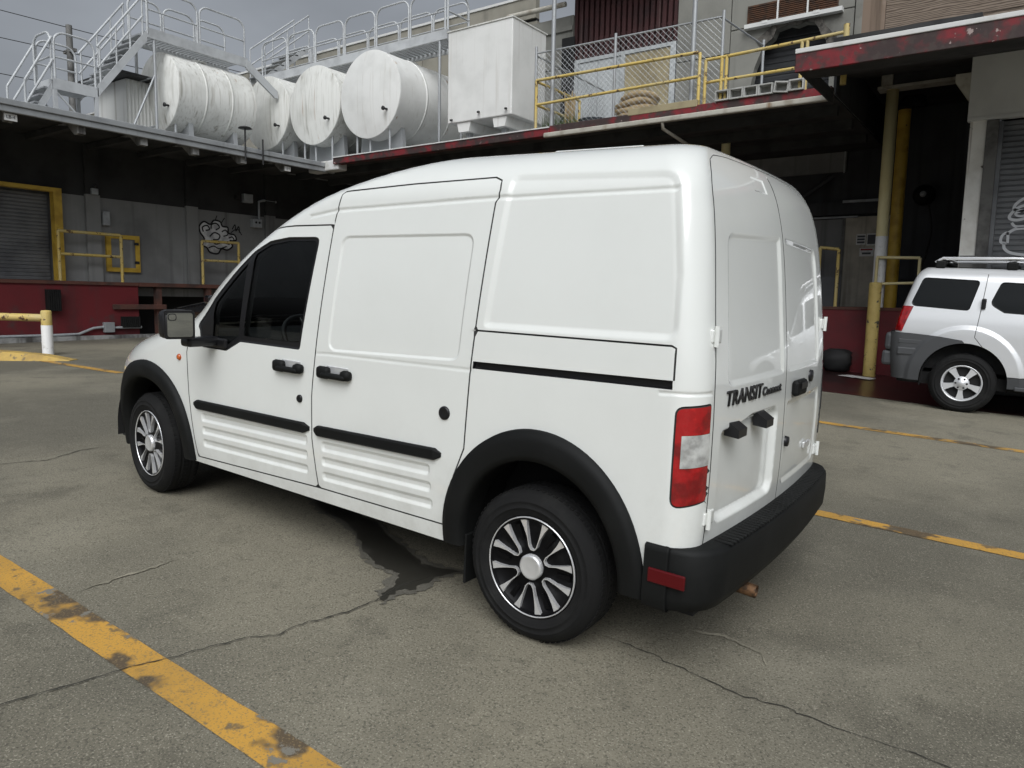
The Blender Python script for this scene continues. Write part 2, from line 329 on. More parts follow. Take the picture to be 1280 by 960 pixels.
def inpoly(P, poly):
    x, y = P[:, 0], P[:, 1]; c = np.zeros(len(P), bool); n = len(poly)
    for i in range(n):
        x0, y0 = poly[i]; x1, y1 = poly[(i + 1) % n]
        if y0 == y1: continue
        k = ((y0 > y) != (y1 > y)) & (x < (x1 - x0) * (y - y0) / (y1 - y0) + x0); c ^= k
    return c
def segdist(P, poly, closed):
    A = np.array(poly); B = np.roll(A, -1, 0) if closed else A[1:]; A = A if closed else A[:-1]
    best = np.full(len(P), 1e9); vec = np.zeros((len(P), 2))
    for a, b in zip(A, B):
        d = b - a; l = d @ d
        if l < 1e-12: continue
        t = np.clip(((P - a) @ d) / l, 0, 1); q = P - a - t[:, None] * d; e = np.einsum('ij,ij->i', q, q); k = e < best; best[k] = e[k]; vec[k] = q[k]
    r = np.sqrt(best); return r, vec / np.maximum(r, 1e-9)[:, None]
sstep = lambda t: (lambda u: u * u * (3 - 2 * u))(np.clip(t, 0, 1))

# ------------------------------------------------------------------ vehicle shells: a chart (c,v) wrapped round the body
class Shell:
    """c = distance along the plan outline (side: c = x; behind it the rear corner and rear face, ahead of it the nose); v = height, bending over into the roof"""
    def __init__(s, hy, xr, xa, xf, z0, z1, h, rr, rc=.1, bow=.03, Lc=1.2, n=2.4, fill=.03, rows=None, crown=.03, mid=.4):
        s.hy = pchip(*zip(*hy)); s.xr = pchip(*zip(*xr)); s.xa = pchip(*zip(*xa)); s.xf = pchip(*zip(*xf))
        s.z0, s.z1, s.h, s.rr, s.rc, s.bow, s.Lc, s.n, s.fill, s.crown, s.mid = z0, z1, h, rr, rc, bow, Lc, n, fill, crown, mid
        s.vt = z1 + h * radians(80); s.rows = rows or []
    def par(s, v):
        v = np.asarray(v, float); th = np.clip((v - s.z1) / s.h, 0, pi / 2); z = np.where(v < s.z1, v, s.z1 + s.h * np.sin(th)); e = s.rr * (1 - np.cos(th))
        hy = s.hy(z) - e; xr = s.xr(z) + e * .35; xa = s.xa(z); xf = s.xf(z); return z, hy, xr, xa, xf
    def ca(s, v):
        z, hy, xr, xa, xf = s.par(v); b = s.bow * ((hy - s.rc) / .8) ** 2; return xr + b + s.rc
    def cmin(s, v):
        z, hy, xr, xa, xf = s.par(v); return s.ca(v) - s.rc * pi / 2 - (hy - s.rc)
    def cmax(s, v): return s.par(v)[3] + s.Lc
    def toC(s, x, z):
        xa, xf = float(s.xa(z)), float(s.xf(z))
        if x <= xa: return x
        t = min(1, (x - xa) / (xf - xa)); return xa + math.asin(t ** (s.n / 2)) * 2 / pi * s.Lc
    def rearC(s, y, z):
        _, hy, xr, xa, xf = s.par(z); return float(s.ca(z)) - s.rc * pi / 2 - (float(hy) - s.rc - y)
    def P(s, c, v):
        z, hy, xr, xa, xf = s.par(v); ca = s.ca(v); La = s.rc * pi / 2
        x = np.array(c, float); y = np.array(hy, float) + 0 * x
        k = (c < ca) & (c >= ca - La); a = np.clip((ca - c) / s.rc, 0, pi / 2); x = np.where(k, ca - s.rc * np.sin(a), x); y = np.where(k, hy - s.rc * (1 - np.cos(a)), y)
        k = c < ca - La; yy = hy - s.rc - (ca - La - c); x = np.where(k, xr + s.bow * (yy / .8) ** 2, x); y = np.where(k, yy, y)
        k = c > xa; ph = np.clip((c - xa) / s.Lc, 0, 1) * pi / 2
        x = np.where(k, xa + (xf - xa) * np.sin(ph) ** (2 / s.n), x); y = np.where(k, hy * np.maximum(np.cos(ph), 0) ** (2 / s.n), y)
        return np.stack([x, y, z + 0 * x], -1)
    def nrm(s, c, v, e=.004):
        a = s.P(c + e, v) - s.P(c - e, v); b = s.P(c, v + e) - s.P(c, v - e); n = np.cross(b, a); l = np.linalg.norm(n, axis=1, keepdims=True); n = n / np.maximum(l, 1e-9)
        return n
    def tri(s, feats, regs, holes, cons=()):
        """feats: (kind, poly, closed, params); regs: [(name, poly)] first hit wins"""
        pts = []; edges = []
        def poly(Q, closed):
            b = len(pts); pts.extend([tuple(q) for q in Q]); n = len(Q)
            edges.extend([(b + i, b + i + 1) for i in range(n - 1)]); 
            if closed: edges.append((b + n - 1, b))
        vv = np.unique(np.concatenate([np.arange(s.z0, s.vt, s.fill)] + [np.arange(*r) for r in s.rows] + [[s.vt]]))
        lo = s.cmin(vv); hi = s.cmax(vv)
        poly(np.stack([lo, vv], 1), False); poly(np.stack([hi, vv], 1), False)
        for v in (s.z0, s.vt): poly(np.stack([np.linspace(float(s.cmin(v)), float(s.cmax(v)), 190), np.full(190, v)], 1), False)
        for i, v in enumerate(vv[1:-1]):
            cs = np.arange(-1.9 + (i % 2) * s.fill / 2, 6, s.fill); a, b = float(s.cmin(v)), float(s.cmax(v)); cs = cs[(cs > a + .012) & (cs < b - .012)]
            pts.extend([(c, v) for c in cs])
            ca = float(s.ca(v)); La = s.rc * pi / 2
            pts.extend([(c, v) for c in np.linspace(ca - La, ca, 9)])
        for kind, q, closed, pr in feats:
            offs = {'seam': (-.0036, -.0018, 0, .0018, .0036), 'inset': (0, -.33, -.67, -1), 'crease': (-1, -.4, 0, .4, 1), 'edge': (0,)}[kind]
            Q = resample(q, .022, closed)
            T = (np.roll(Q, -1, 0) - np.roll(Q, 1, 0)) if closed else np.gradient(Q, axis=0)
            T = T / np.maximum(np.linalg.norm(T, axis=1, keepdims=True), 1e-9); N = np.stack([-T[:, 1], T[:, 0]], 1)
            if closed:
                ar = np.sum(Q[:, 0] * np.roll(Q[:, 1], -1) - np.roll(Q[:, 0], -1) * Q[:, 1])
                if ar > 0: N = -N            # outward
            for o in offs:
                k = o * (1 if kind in ('seam', 'edge') else pr[0]); poly(Q + N * k, closed)
        for q in list(holes) + [r[1] for r in regs] + list(cons): poly(resample(q, .022, True), True)
        pts = [(round(a, 5), round(b, 5)) for a, b in pts]
        r = delaunay_2d_cdt([Vector(p) for p in pts], edges, [], 0, 1e-5)
        V = np.array([tuple(p) for p in r[0]]); F = np.array([f for f in r[2] if len(f) == 3])
        cen = V[F].mean(1); ok = (cen[:, 0] > s.cmin(cen[:, 1])) & (cen[:, 0] < s.cmax(cen[:, 1])) & (cen[:, 1] > s.z0) & (cen[:, 1] < s.vt)
        for q in holes: ok &= ~inpoly(cen, q)
        F = F[ok]; cen = cen[ok]; lab = np.full(len(F), -1)
        for i, (nme, q) in enumerate(regs): k = (lab < 0) & inpoly(cen, q); lab[k] = i
        disp = np.zeros(len(V)); gr = np.zeros((len(V), 2)); gap = np.zeros(len(V), bool)
        ds = lambda t: np.where((t > 0) & (t < 1), 6 * t * (1 - t), 0)
        for kind, q, closed, pr in feats:
            q = np.array(q); mg = .06; bb = (V[:, 0] > q[:, 0].min() - mg) & (V[:, 0] < q[:, 0].max() + mg) & (V[:, 1] > q[:, 1].min() - mg) & (V[:, 1] < q[:, 1].max() + mg)
            if kind == 'edge' or not bb.any(): continue
            W = V[bb]; d, nv = segdist(W, q, closed)
            if kind == 'seam': disp[bb] -= .012 * (1 - sstep((d - .0017) / .0019)); gap[bb] |= d < .0037
            elif kind == 'inset':
                ins = inpoly(W, [tuple(t) for t in q]); disp[bb] -= pr[1] * np.where(ins, sstep(d / pr[0]), 0); gr[bb] -= np.where(ins, pr[1] / pr[0] * ds(d / pr[0]), 0)[:, None] * nv
            elif kind == 'crease': disp[bb] -= pr[1] * (1 - sstep(d / pr[0])); gr[bb] += (pr[1] / pr[0] * ds(d / pr[0]))[:, None] * nv
        s.V, s.F, s.lab = V, F, lab
        s.X = s.P(V[:, 0], V[:, 1]); s.N = s.nrm(V[:, 0], V[:, 1]); s.X = s.X + s.N * disp[:, None]
        e = .003; tc = (s.P(V[:, 0] + e, V[:, 1]) - s.P(V[:, 0] - e, V[:, 1])) / (2 * e); tv = (s.P(V[:, 0], V[:, 1] + e) - s.P(V[:, 0], V[:, 1] - e)) / (2 * e)
        nn = s.N - tc / np.maximum((tc * tc).sum(1), .05)[:, None] * gr[:, :1] - tv / np.maximum((tv * tv).sum(1), .05)[:, None] * gr[:, 1:]
        s.S = nn / np.linalg.norm(nn, axis=1, keepdims=True); s.gapf = gap[F].all(1)
        return s
    def part(s, idx, off=0.0, mirror=False, sel=None):
        k = np.isin(s.lab, idx) if sel is None else sel
        F = s.F[k]; u, inv = np.unique(F, return_inverse=True); F = inv.reshape(F.shape)
        X = (s.X + s.N * off)[u].copy()
        # orient outward
        n = np.cross(X[F[:, 1]] - X[F[:, 0]], X[F[:, 2]] - X[F[:, 0]]); fl = np.einsum('ij,ij->i', n, s.N[u][F[:, 0]]) < 0
        F = F.copy(); F[fl] = F[fl][:, ::-1]
        SN = s.S[u].copy(); G = s.gapf[k]
        if mirror: X[:, 1] *= -1; SN[:, 1] *= -1; F = F[:, ::-1]
        return X, F, SN, G
    def roof(s, mirror=False, rings=10):
        cs = np.linspace(float(s.cmin(s.vt)), float(s.cmax(s.vt)), 190); B = s.P(cs, np.full(len(cs), s.vt)); z = B[0, 2]; VS = []
        for i in range(rings + 1):
            t = 1 - i / rings; Q = B.copy(); Q[:, 0] = s.mid + (B[:, 0] - s.mid) * t; Q[:, 1] *= t; Q[:, 2] = z + s.crown * (1 - t * t); VS.append(Q)
        X = np.concatenate(VS); F = []; n = len(cs)
        for i in range(rings):
            for k in range(n - 1): F.append((i * n + k, (i + 1) * n + k, (i + 1) * n + k + 1, i * n + k + 1) if mirror else (i * n + k, i * n + k + 1, (i + 1) * n + k + 1, (i + 1) * n + k))
        VN = np.zeros_like(X); T = s.nrm(cs, np.full(len(cs), s.vt - .005)); sl = 2 * s.crown / max(.3, abs(B[:, 1]).max())
        for i in range(rings + 1):
            t = 1 - i / rings; Q = np.stack([sl * t * .25 * np.sign(B[:, 0] - s.mid) * np.minimum(1, abs(B[:, 0] - s.mid)), sl * t * B[:, 1] / max(.3, abs(B[:, 1]).max()), np.ones(len(cs))], 1)
            if i == 0: Q = T
            VN[i * n:(i + 1) * n] = Q / np.linalg.norm(Q, axis=1, keepdims=True)
        if mirror: X = X.copy(); X[:, 1] *= -1; VN[:, 1] *= -1
        return X, F, VN, np.zeros(len(F), bool)
def mesh_obj(name, parts, mat, parent):
    m = MB(); nn = []; gp = []
    for X, F, N, G in parts: m.add(X.tolist(), [tuple(int(i) for i in f) for f in F], True); nn.append(N); gp.append(G)
    o = m.build(name, mat, parent, local=True); nn = np.concatenate(nn); gp = np.concatenate(gp)
    if gp.any():
        o.data.materials.append(SEAMM); o.data.polygons.foreach_set('material_index', gp.astype(np.int32))
    o.data.normals_split_custom_set_from_vertices([tuple(v) for v in nn]); return o
def arch_poly(cx, cz, rx, rz, zb, n=40, S=None):
    p = [(cx + rx * cos(pi * k / n), cz + rz * sin(pi * k / n)) for k in range(n + 1)]
    p = [(p[0][0], zb)] + p + [(p[-1][0], zb)]
    return [(S.toC(x, z) if S else x, z) for x, z in p]
def flare(S, cx, cz, ro, ri, zb0, zb1, proud, mirror, n=40):
    """wheel-arch flare lofted between outer and inner arch curves"""
    vs = []; fs = []; prof = [(0, -.004), (.03, proud * .7), (.35, proud), (.8, proud * .95), (1, proud * .7), (1.02, -.03), (1.02, -.12)]
    st = [(None, zb0)] + [(pi * k / n, None) for k in range(n + 1)] + [(None, zb1)]
    for i, (a, zb) in enumerate(st):
        for u, o in prof:
            rx = ro[0] + (ri[0] - ro[0]) * u; rz = ro[1] + (ri[1] - ro[1]) * u
            if a is None: x = cx + (rx if i == 0 else -rx); z = zb
            else: x = cx + rx * cos(a); z = cz + rz * sin(a)
            c = S.toC(x, max(z, S.z0)); Z = np.array([max(z, S.z0)]); C_ = np.array([c]); p = S.P(C_, Z)[0]; nn = S.nrm(C_, Z)[0]
            q = p + nn * o; q[2] = z; q[0] = x if c == x else p[0] + nn[0] * o
            if mirror: q[1] *= -1
            vs.append(tuple(q))
    m = len(prof)
    for i in range(len(st) - 1):
        for k in range(m - 1):
            f = (i * m + k, (i + 1) * m + k, (i + 1) * m + k + 1, i * m + k + 1); fs.append(f[::-1] if not mirror else f)
    return MB().add(vs, fs, True)
def wheel(parent, x, y, R, width, rimR, side, style, steer=0, matface=SILVER, rz=None):
    """side=+1: face looks to +y"""
    rz = R if rz is None else rz
    w_ = link(bpy.data.objects.new('wheel', None)); w_.parent = parent; w_.location = (x, y, rz); w_.rotation_euler = (0, 0, steer); w_.empty_display_size = .1
    h = width / 2; ax = (0, side, 0)
    t = MB(); pr = [(rimR, -h + .02), (rimR + .02, -h), (R * .83, -h - .004), (R * .94, -h + .012), (R * .985, -h + .035), (R, -h + .06)]
    pr += [(R - (.006 if (i % 3 == 1) else 0), -h + .06 + (width - .12) * i / 12) for i in range(1, 12)]
    pr += [(R, h - .06), (R * .985, h - .035), (R * .94, h - .012), (R * .90, h - .002), (R * .89, h + .002), (R * .86, h + .003), (R * .855, h + .0055), (R * .84, h + .0055), (R * .835, h + .004), (R * .78, h + .005), (R * .775, h + .0075), (R * .76, h + .0075), (R * .755, h + .004), (rimR + .03, h + .002), (rimR + .012, h - .004), (rimR, h - .02)]
    t.lathe(pr, (0, 0, 0), ax, 64); ty = t.build('tyre', TYRE, w_, True)
    # tread blocks on the shoulder
    tb = MB()
    for k in range(72):
        a = 2 * pi * k / 72
        for yo, wd in ((-h + .045, .03), (h - .045, .03), (0, .028)):
            c0, s0 = cos(a), sin(a); rr = R * .985 if yo else R - .002
            e = Vector((c0, 0, s0)); tt = Vector((-s0, 0, c0)); o = e * rr; 
            vs = [o + tt * (sx * .008) + Vector((0, side * yo + sy * wd / 2, 0)) + e * dz for dz in (0, .0035 if yo else .003) for sx, sy in ((-1, -1), (1, -1), (1, 1), (-1, 1))]
            tb.add(vs, [(4, 5, 6, 7), (0, 1, 5, 4), (1, 2, 6, 5), (2, 3, 7, 6), (3, 0, 4, 7)])
    tbo = tb.build('tread', TYRE, ty, True); tbo['kind'] = 'stuff'
    d = MB()
    f = h - .012
    if style == 'cap':
        d.lathe([(rimR + .004, f - .03), (rimR + .004, f), (rimR - .01, f + .006), (rimR - .014, f), (rimR * .92, f - .012), (rimR * .5, f - .018), (.04, f - .01), (.0, f - .01)], (0, 0, 0), ax, 64)
        hc = d.build('hubcap', GLOSSB, w_, True)
        e2 = Vector((0, 0, 1)); yv = Vector((0, side, 0)); e1 = e2.cross(yv)
        for k in range(6):
            a0 = 2 * pi * k / 6 + radians(28)
            U = []; 
            for sg in (-1, 1):
                outr = [(rimR * .965, sg * radians(11)), (rimR * .965, sg * radians(20.5)), (rimR * .80, sg * radians(17.5)), (rimR * .60, sg * radians(14)), (rimR * .42, sg * radians(13)), (rimR * .345, sg * radians(7)), (rimR * .34, 0), (rimR * .355, 0), (rimR * .37, sg * radians(6.5)), (rimR * .43, sg * radians(10.8)), (rimR * .60, sg * radians(12)), (rimR * .8, sg * radians(11.8))]
                pl = [(r_ * cos(a0 + t_), r_ * sin(a0 + t_)) for r_, t_ in outr]
                U.append(pl)
            s_ = MB()
            for pl in U: s_.prism(pl, (0, side * (f - .016), 0), e1, e2, (0, side * .018, 0))
            s_.build('spoke', matface, hc, True)
            b_ = MB(); ab = a0 + pi / 6     # small black fins between the spokes
            pl = [(r_ * cos(ab + t_), r_ * sin(ab + t_)) for r_, t_ in ((rimR * .86, -.07), (rimR * .86, .07), (rimR * .55, .05), (rimR * .55, -.05))]
            b_.prism(pl, (0, side * (f - .018), 0), e1, e2, (0, side * .009, 0)); b_.build('fin', GLOSSB, hc, True)
        MB().lathe([(rimR + .001, f + .001), (rimR - .001, f + .0085), (rimR * .978, f + .006), (rimR * .972, f - .004)], (0, 0, 0), ax, 64).build('rim_ring', matface, hc, True)
        MB().lathe([(.052, f - .012), (.052, f + .006), (.044, f + .012), (.038, f + .009), (.0, f + .013)], (0, 0, 0), ax, 32).build('centre_cap', matface, hc, True)
    else:
        d.lathe([(rimR + .006, f - .03), (rimR + .006, f + .002), (rimR - .006, f + .004), (rimR * .93, f - .02), (rimR * .9, f - .09), (rimR * .3, f - .1), (0, f - .1)], (0, 0, 0), ax, 48)
        rim = d.build('rim', SUVR if style == 'five' else GLOSSB, w_, True)
        MB().lathe([(rimR * .9, f - .06), (rimR * .2, f - .07), (0, f - .07)], (0, 0, 0), ax, 40).build('brake_shadow_disc', UNDER, rim, True)
        e2 = Vector((0, 0, 1)); yv = Vector((0, side, 0)); e1 = e2.cross(yv)
        for k in range(5):
            a = 2 * pi * k / 5 - pi / 2; W = (.30, .21, .17) if style == 'five' else (.2, .15, .12)
            pl = [(rimR * .95, -W[0] * .72), (rimR * .95, W[0] * .72), (rimR * .6, W[1] * 1.0), (rimR * .3, W[2] * 1.9), (rimR * .3, -W[2] * 1.9), (rimR * .6, -W[1] * 1.0)]
            pl = [(r_ * cos(a + t_), r_ * sin(a + t_)) for r_, t_ in pl]
            MB().prism(pl, (0, side * (f - .05), 0), e1, e2, (0, side * .045, 0)).build('spoke', matface, rim, True)
        MB().lathe([(rimR * .38, f - .06), (rimR * .38, f), (rimR * .34, f + .006), (rimR * .2, f + .006), (rimR * .18, f + .014), (0, f + .016)], (0, 0, 0), ax, 36).build('hub', matface, rim, True)
        nb = MB()
        for k in range(6):
            a = 2 * pi * k / 6; nb.lathe([(.012, f), (.012, f + .012), (0, f + .013)], (e1 * (rimR * .28 * cos(a)) + e2 * (rimR * .28 * sin(a))), ax, 8)
        nb.build('wheel_nut', DKMET, rim, True)
    return w_
def place(root, x, y, yaw):
    hx = (gz(x + .5, y) - gz(x - .5, y)); hyy = (gz(x, y + .5) - gz(x, y - .5)); n = Vector((-hx, -hyy, 1)).normalized()
    fwd = Vector((cos(yaw), sin(yaw), 0)); fwd = (fwd - n * fwd.dot(n)).normalized(); lf = n.cross(fwd)
    root.location = (x, y, gz(x, y)); root.rotation_euler = Matrix((fwd, lf, n)).transposed().to_euler()
# ------------------------------------------------------------------ structure
def sheet(name, mat, pts_grid, dz, parent=None):
    """pts_grid rows of (x,y); laid on the ground at height dz"""
    n = len(pts_grid[0]); vs = [(x, y, gz(x, y) + dz) for row in pts_grid for x, y in row]
    fs = [(i * n + k, (i + 1) * n + k, (i + 1) * n + k + 1, i * n + k + 1) for i in range(len(pts_grid) - 1) for k in range(n - 1)]
    m = MB().add(vs, fs, True); o = m.build(name, mat, parent)
    bm = bmesh.new(); bm.from_mesh(o.data); bmesh.ops.recalc_face_normals(bm, faces=bm.faces)
    if sum(f.normal.z for f in bm.faces) < 0: bmesh.ops.reverse_faces(bm, faces=bm.faces)
    bm.to_mesh(o.data); bm.free(); return o
gxs = list(np.unique(np.concatenate([np.arange(-60, -10, 5), np.arange(-10, 20, .5), np.arange(20, 81, 5)]))); gys = list(np.unique(np.concatenate([np.arange(-60, -16, 4), np.arange(-16, 9, 1), np.arange(9, 61, 4)])))
struct(sheet('ground', CONC, [[(x, y) for y in gys] for x in gxs], 0))
def line(y0, y1, x0, x1, label):
    rows = []
    n = int((x1 - x0) / .12)
    for i in range(n + 1):
        x = x0 + (x1 - x0) * i / n; j = .006 * (random.random() - .5); rows.append([(x, y0 + j), (x, (y0 + y1) / 2), (x, y1 + .006 * (random.random() - .5))])
    tag(sheet('painted_line', YPAINT, rows, .004), label, 'marking', 'yellow bay lines painted on the yard')
line(1.862, 2.005, -3, 7, 'worn yellow bay line scuffed with tyre marks beside the driver side of the van')
line(-1.86, -1.73, -9, 4, 'straight yellow bay line behind the rear bumper of the white van')
line(-5.36, -5.22, -9, 5, 'yellow bay line between the white van and the silver sport utility vehicle')
line(-1.86, -1.73, 8.6, 13.5, 'thin yellow line running on from the yellow ramp kerb')
def strip_line(name, mat, pts, w0, dz, label, cat, group=None, rag=.5, step=.03):
    P = resample(pts, step, False); P = P + np.array([[random.gauss(0, .008 * rag), random.gauss(0, .008 * rag)] for _ in P]); T = np.gradient(P, axis=0); T /= np.linalg.norm(T, axis=1, keepdims=True) + 1e-9; N = np.stack([-T[:, 1], T[:, 0]], 1)
    rows = []
    for i, (p, n) in enumerate(zip(P, N)):
        w_ = w0 * (.35 + .9 * random.random()) * min(1, .15 + min(i, len(P) - 1 - i) / 6); rows.append([tuple(p + n * w_), tuple(p - n * w_ * (.4 + .6 * random.random()))])
    return tag(sheet(name, mat, rows, dz), label, cat, group)
strip_line('crack', CRACK, [(1.071, 2.422), (1.058, 2.359), (1.049, 2.281), (1.019, 2.187), (.991, 2.098), (.975, 1.975), (.923, 1.851), (.901, 1.739), (.846, 1.586), (.771, 1.496), (.780, 1.398), (.719, 1.184), (.710, .990), (.737, .844), (.699, .663)], .0042, .0075, 'thin crack crossing the scuffed yellow line to the puddle', 'crack')
strip_line('crack', CRACK, [(-.169, .632), (-.430, .642), (-.644, .676), (-.820, .701), (-.968, .674), (-1.104, .682), (-1.254, .682), (-1.370, .666), (-1.471, .673), (-1.8, .71)], .0033, .0045, 'crack running through bare concrete behind the rear wheel of the van', 'crack')
strip_line('crack', CRACK, [(4.210, 1.317), (4.206, 1.223), (4.102, .960), (4.232, .685), (4.243, .473)], .006, .0045, 'short crack in the concrete ahead of the van front wheel', 'crack')
strip_line('scuff', CHALK, [(1.753, 1.833), (1.770, 1.337)], .014, .0048, 'pale scuffed stripe beside the scuffed yellow line', 'scuff mark')
strip_line('scuff', CHALK, [(-.44, .36), (-.62, .30), (-.79, .34), (-.83, .42)], .016, .0042, 'faint pale curved scuff on the concrete behind the van tyre', 'scuff mark')
# water that ran from under the van
PUD = [(2.111, .264), (1.821, .379), (1.606, .413), (1.391, .500), (1.178, .657), (1.010, .733), (.845, .744), (.753, .869), (.739, .960), (.686, 1.001), (.706, .886), (.663, .814), (.676, .643), (.634, .529), (.728, .560), (.839, .579), (1.010, .503), (1.209, .433), (1.443, .316), (1.613, .283), (1.887, .229)]
def blob(name, mat, poly, dz, jit, label, cat, group=None):
    P = resample(poly, .03, True); P = P + np.array([[random.gauss(0, jit), random.gauss(0, jit)] for _ in P])
    r = delaunay_2d_cdt([Vector(p) for p in P], [(i, (i + 1) % len(P)) for i in range(len(P))], [], 1, 1e-5)
    vs = [(p.x, p.y, gz(p.x, p.y) + dz) for p in r[0]]; V2 = np.array([tuple(p) for p in r[0]]); fs = [f for f in r[2] if inpoly(V2[list(f)].mean(0)[None], [tuple(t) for t in P])[0]]
    fs = [f if (vs[f[1]][0] - vs[f[0]][0]) * (vs[f[2]][1] - vs[f[0]][1]) - (vs[f[1]][1] - vs[f[0]][1]) * (vs[f[2]][0] - vs[f[0]][0]) > 0 else f[::-1] for f in fs]
    return tag(MB().add(vs, fs, True).build(name, mat), label, cat, group)
c_ = np.mean(PUD, 0)
def grow(P, d):
    P = np.array(P); T = np.roll(P, -1, 0) - np.roll(P, 1, 0); T /= np.linalg.norm(T, axis=1, keepdims=True); N = np.stack([T[:, 1], -T[:, 0]], 1); ar = np.sum(P[:, 0] * np.roll(P[:, 1], -1) - np.roll(P[:, 0], -1) * P[:, 1]); return [tuple(q) for q in P + N * d * (1 if ar > 0 else -1)]
blob('damp_patch', DAMP, grow(PUD, .035), .005, .012, 'faint damp margin round the dark water trail', 'stain')
blob('puddle', WETM, PUD, .0065, .008, 'dark water trail on the concrete along the van sill', 'puddle')
struct(sheet('loading_apron', REDPAD, [[(x, y) for y in (-7.85 - .05 * sin(x * 2), -8.6, -9.5, -10.3, -11.05)] for x in np.arange(-9, 6.1, .5)], .005))
blob('foam_sheet', SIGNW, [(1.13, -10.05), (.62, -9.9), (.55, -10.2), (1.0, -10.35)], .02, .01, 'scrap of white sheeting on the wet red apron by the chipped bollard', 'litter')

# ================================================================== left warehouse (dock wall along the yard)
ZP = 1.555
LW = thing('left_warehouse', 'grey concrete warehouse with red loading dock, long canopy and roller door', 'building', (15.3, -3, .27))
gb = .1
MB().box((15.0, -5.43, gb), (15.28, 6, ZP - .07)).build('dock_face', REDW, LW)
MB().box((14.96, -5.43, ZP - .07), (15.32, 6, ZP)).build('dock_edge', TIMB, LW)
MB().box((14.86, -5.9, gb), (15.0, 6, .40)).build('dock_footing', CORB, LW)
ZU = 3.38
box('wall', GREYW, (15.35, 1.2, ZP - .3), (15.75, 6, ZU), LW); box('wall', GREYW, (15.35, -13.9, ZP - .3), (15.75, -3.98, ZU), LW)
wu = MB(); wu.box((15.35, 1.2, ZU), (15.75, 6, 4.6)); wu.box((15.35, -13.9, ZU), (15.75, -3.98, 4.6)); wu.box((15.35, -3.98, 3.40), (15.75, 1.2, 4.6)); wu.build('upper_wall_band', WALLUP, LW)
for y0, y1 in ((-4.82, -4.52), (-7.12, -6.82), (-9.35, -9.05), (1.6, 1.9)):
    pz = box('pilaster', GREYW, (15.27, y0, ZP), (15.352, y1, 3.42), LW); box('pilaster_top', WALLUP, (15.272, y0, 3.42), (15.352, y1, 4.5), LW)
def shutter(parent, o, e, wid, z0, z1, mat, out_, pitch=.075, name='slat_curtain'):
    """corrugated roller curtain: o=(x,y) start, e=unit dir, out_=outward unit"""
    m = MB(); n = int((z1 - z0) / pitch); prof = []
    for i in range(n):
        z = z0 + i * pitch; prof += [(z, 0), (z + pitch * .12, .014), (z + pitch * .7, .016), (z + pitch * .94, .003)]
    prof.append((z1, 0)); vs = []
    for z, d in prof:
        for t in (0, wid): vs.append((o[0] + e[0] * t + out_[0] * d, o[1] + e[1] * t + out_[1] * d, z))
    fs = [(2 * i, 2 * i + 1, 2 * i + 3, 2 * i + 2) for i in range(len(prof) - 1)]
    m.add(vs, fs, False); o_ = m.build(name, mat, parent)
    bm = bmesh.new(); bm.from_mesh(o_.data); bmesh.ops.recalc_face_normals(bm, faces=bm.faces); bm.to_mesh(o_.data); bm.free(); return o_
rd = box('roller_door', SHUT, (15.56, -3.98, ZP), (15.6, 1.2, 3.42), LW)
shutter(rd, (15.53, 1.15), (0, -1), 5.0, ZP + .005, 3.36, SHUT, (-1, 0))
fr = MB(); fr.box((15.22, -4.02, ZP), (15.40, -3.86, 3.46)); fr.box((15.22, -3.86, 3.38), (15.40, 1.2, 3.46)); fr.build('door_frame', YELD, rd)
# canopy
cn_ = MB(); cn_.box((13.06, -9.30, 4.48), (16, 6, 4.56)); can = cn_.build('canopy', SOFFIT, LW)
MB().bbox((12.98, -9.42, 4.36), (13.06, 6, 4.47), .01).build('fascia', FASC, can); MB().bbox((12.95, -9.42, 4.47), (13.07, 6, 4.575), .012).build('fascia', FASC, can)
for y in (-2.33, -3.49, -4.66, -5.76, -6.90, -8.06, -1.2, 0, 1.2, 2.4):
    b_ = MB(); b_.prism([(0, 0), (0, -.24), (.14, -.25), (.40, -.06), (.9, .0), (2.2, 0)], (13.07, y - .07, 4.47), (1, 0, 0), (0, 0, 1), (0, .14, 0)); b_.build('bracket', CORB, can)
    MB().box((13.4, y - .06, 4.36), (15.3, y + .06, 4.475)).build('beam', SOFFIT, can)
struct_deck = MB().box((13.1, -9.25, 4.565), (32, 6, 4.60)).build('roof_deck', FASC, LW)
# timber landing beyond the red face
for y in (-5.92, -7.18, -8.4): box('landing_post', TIMB, (15.0, y - .06, gb), (15.14, y + .06, 1.47), LW)
box('landing_beam', TIMB, (14.95, -9.0, 1.47), (15.2, -5.44, 1.56), LW, .008); box('landing_beam', TIMB, (14.93, -6.05, .96), (15.01, -4.85, 1.07), LW, .008)
box('landing_deck', DGREY, (15.2, -9.0, 1.44), (15.36, -5.43, 1.54), LW); box('landing_back', UNDER, (16.0, -13.0, .1), (16.1, -5.43, 1.5), LW)
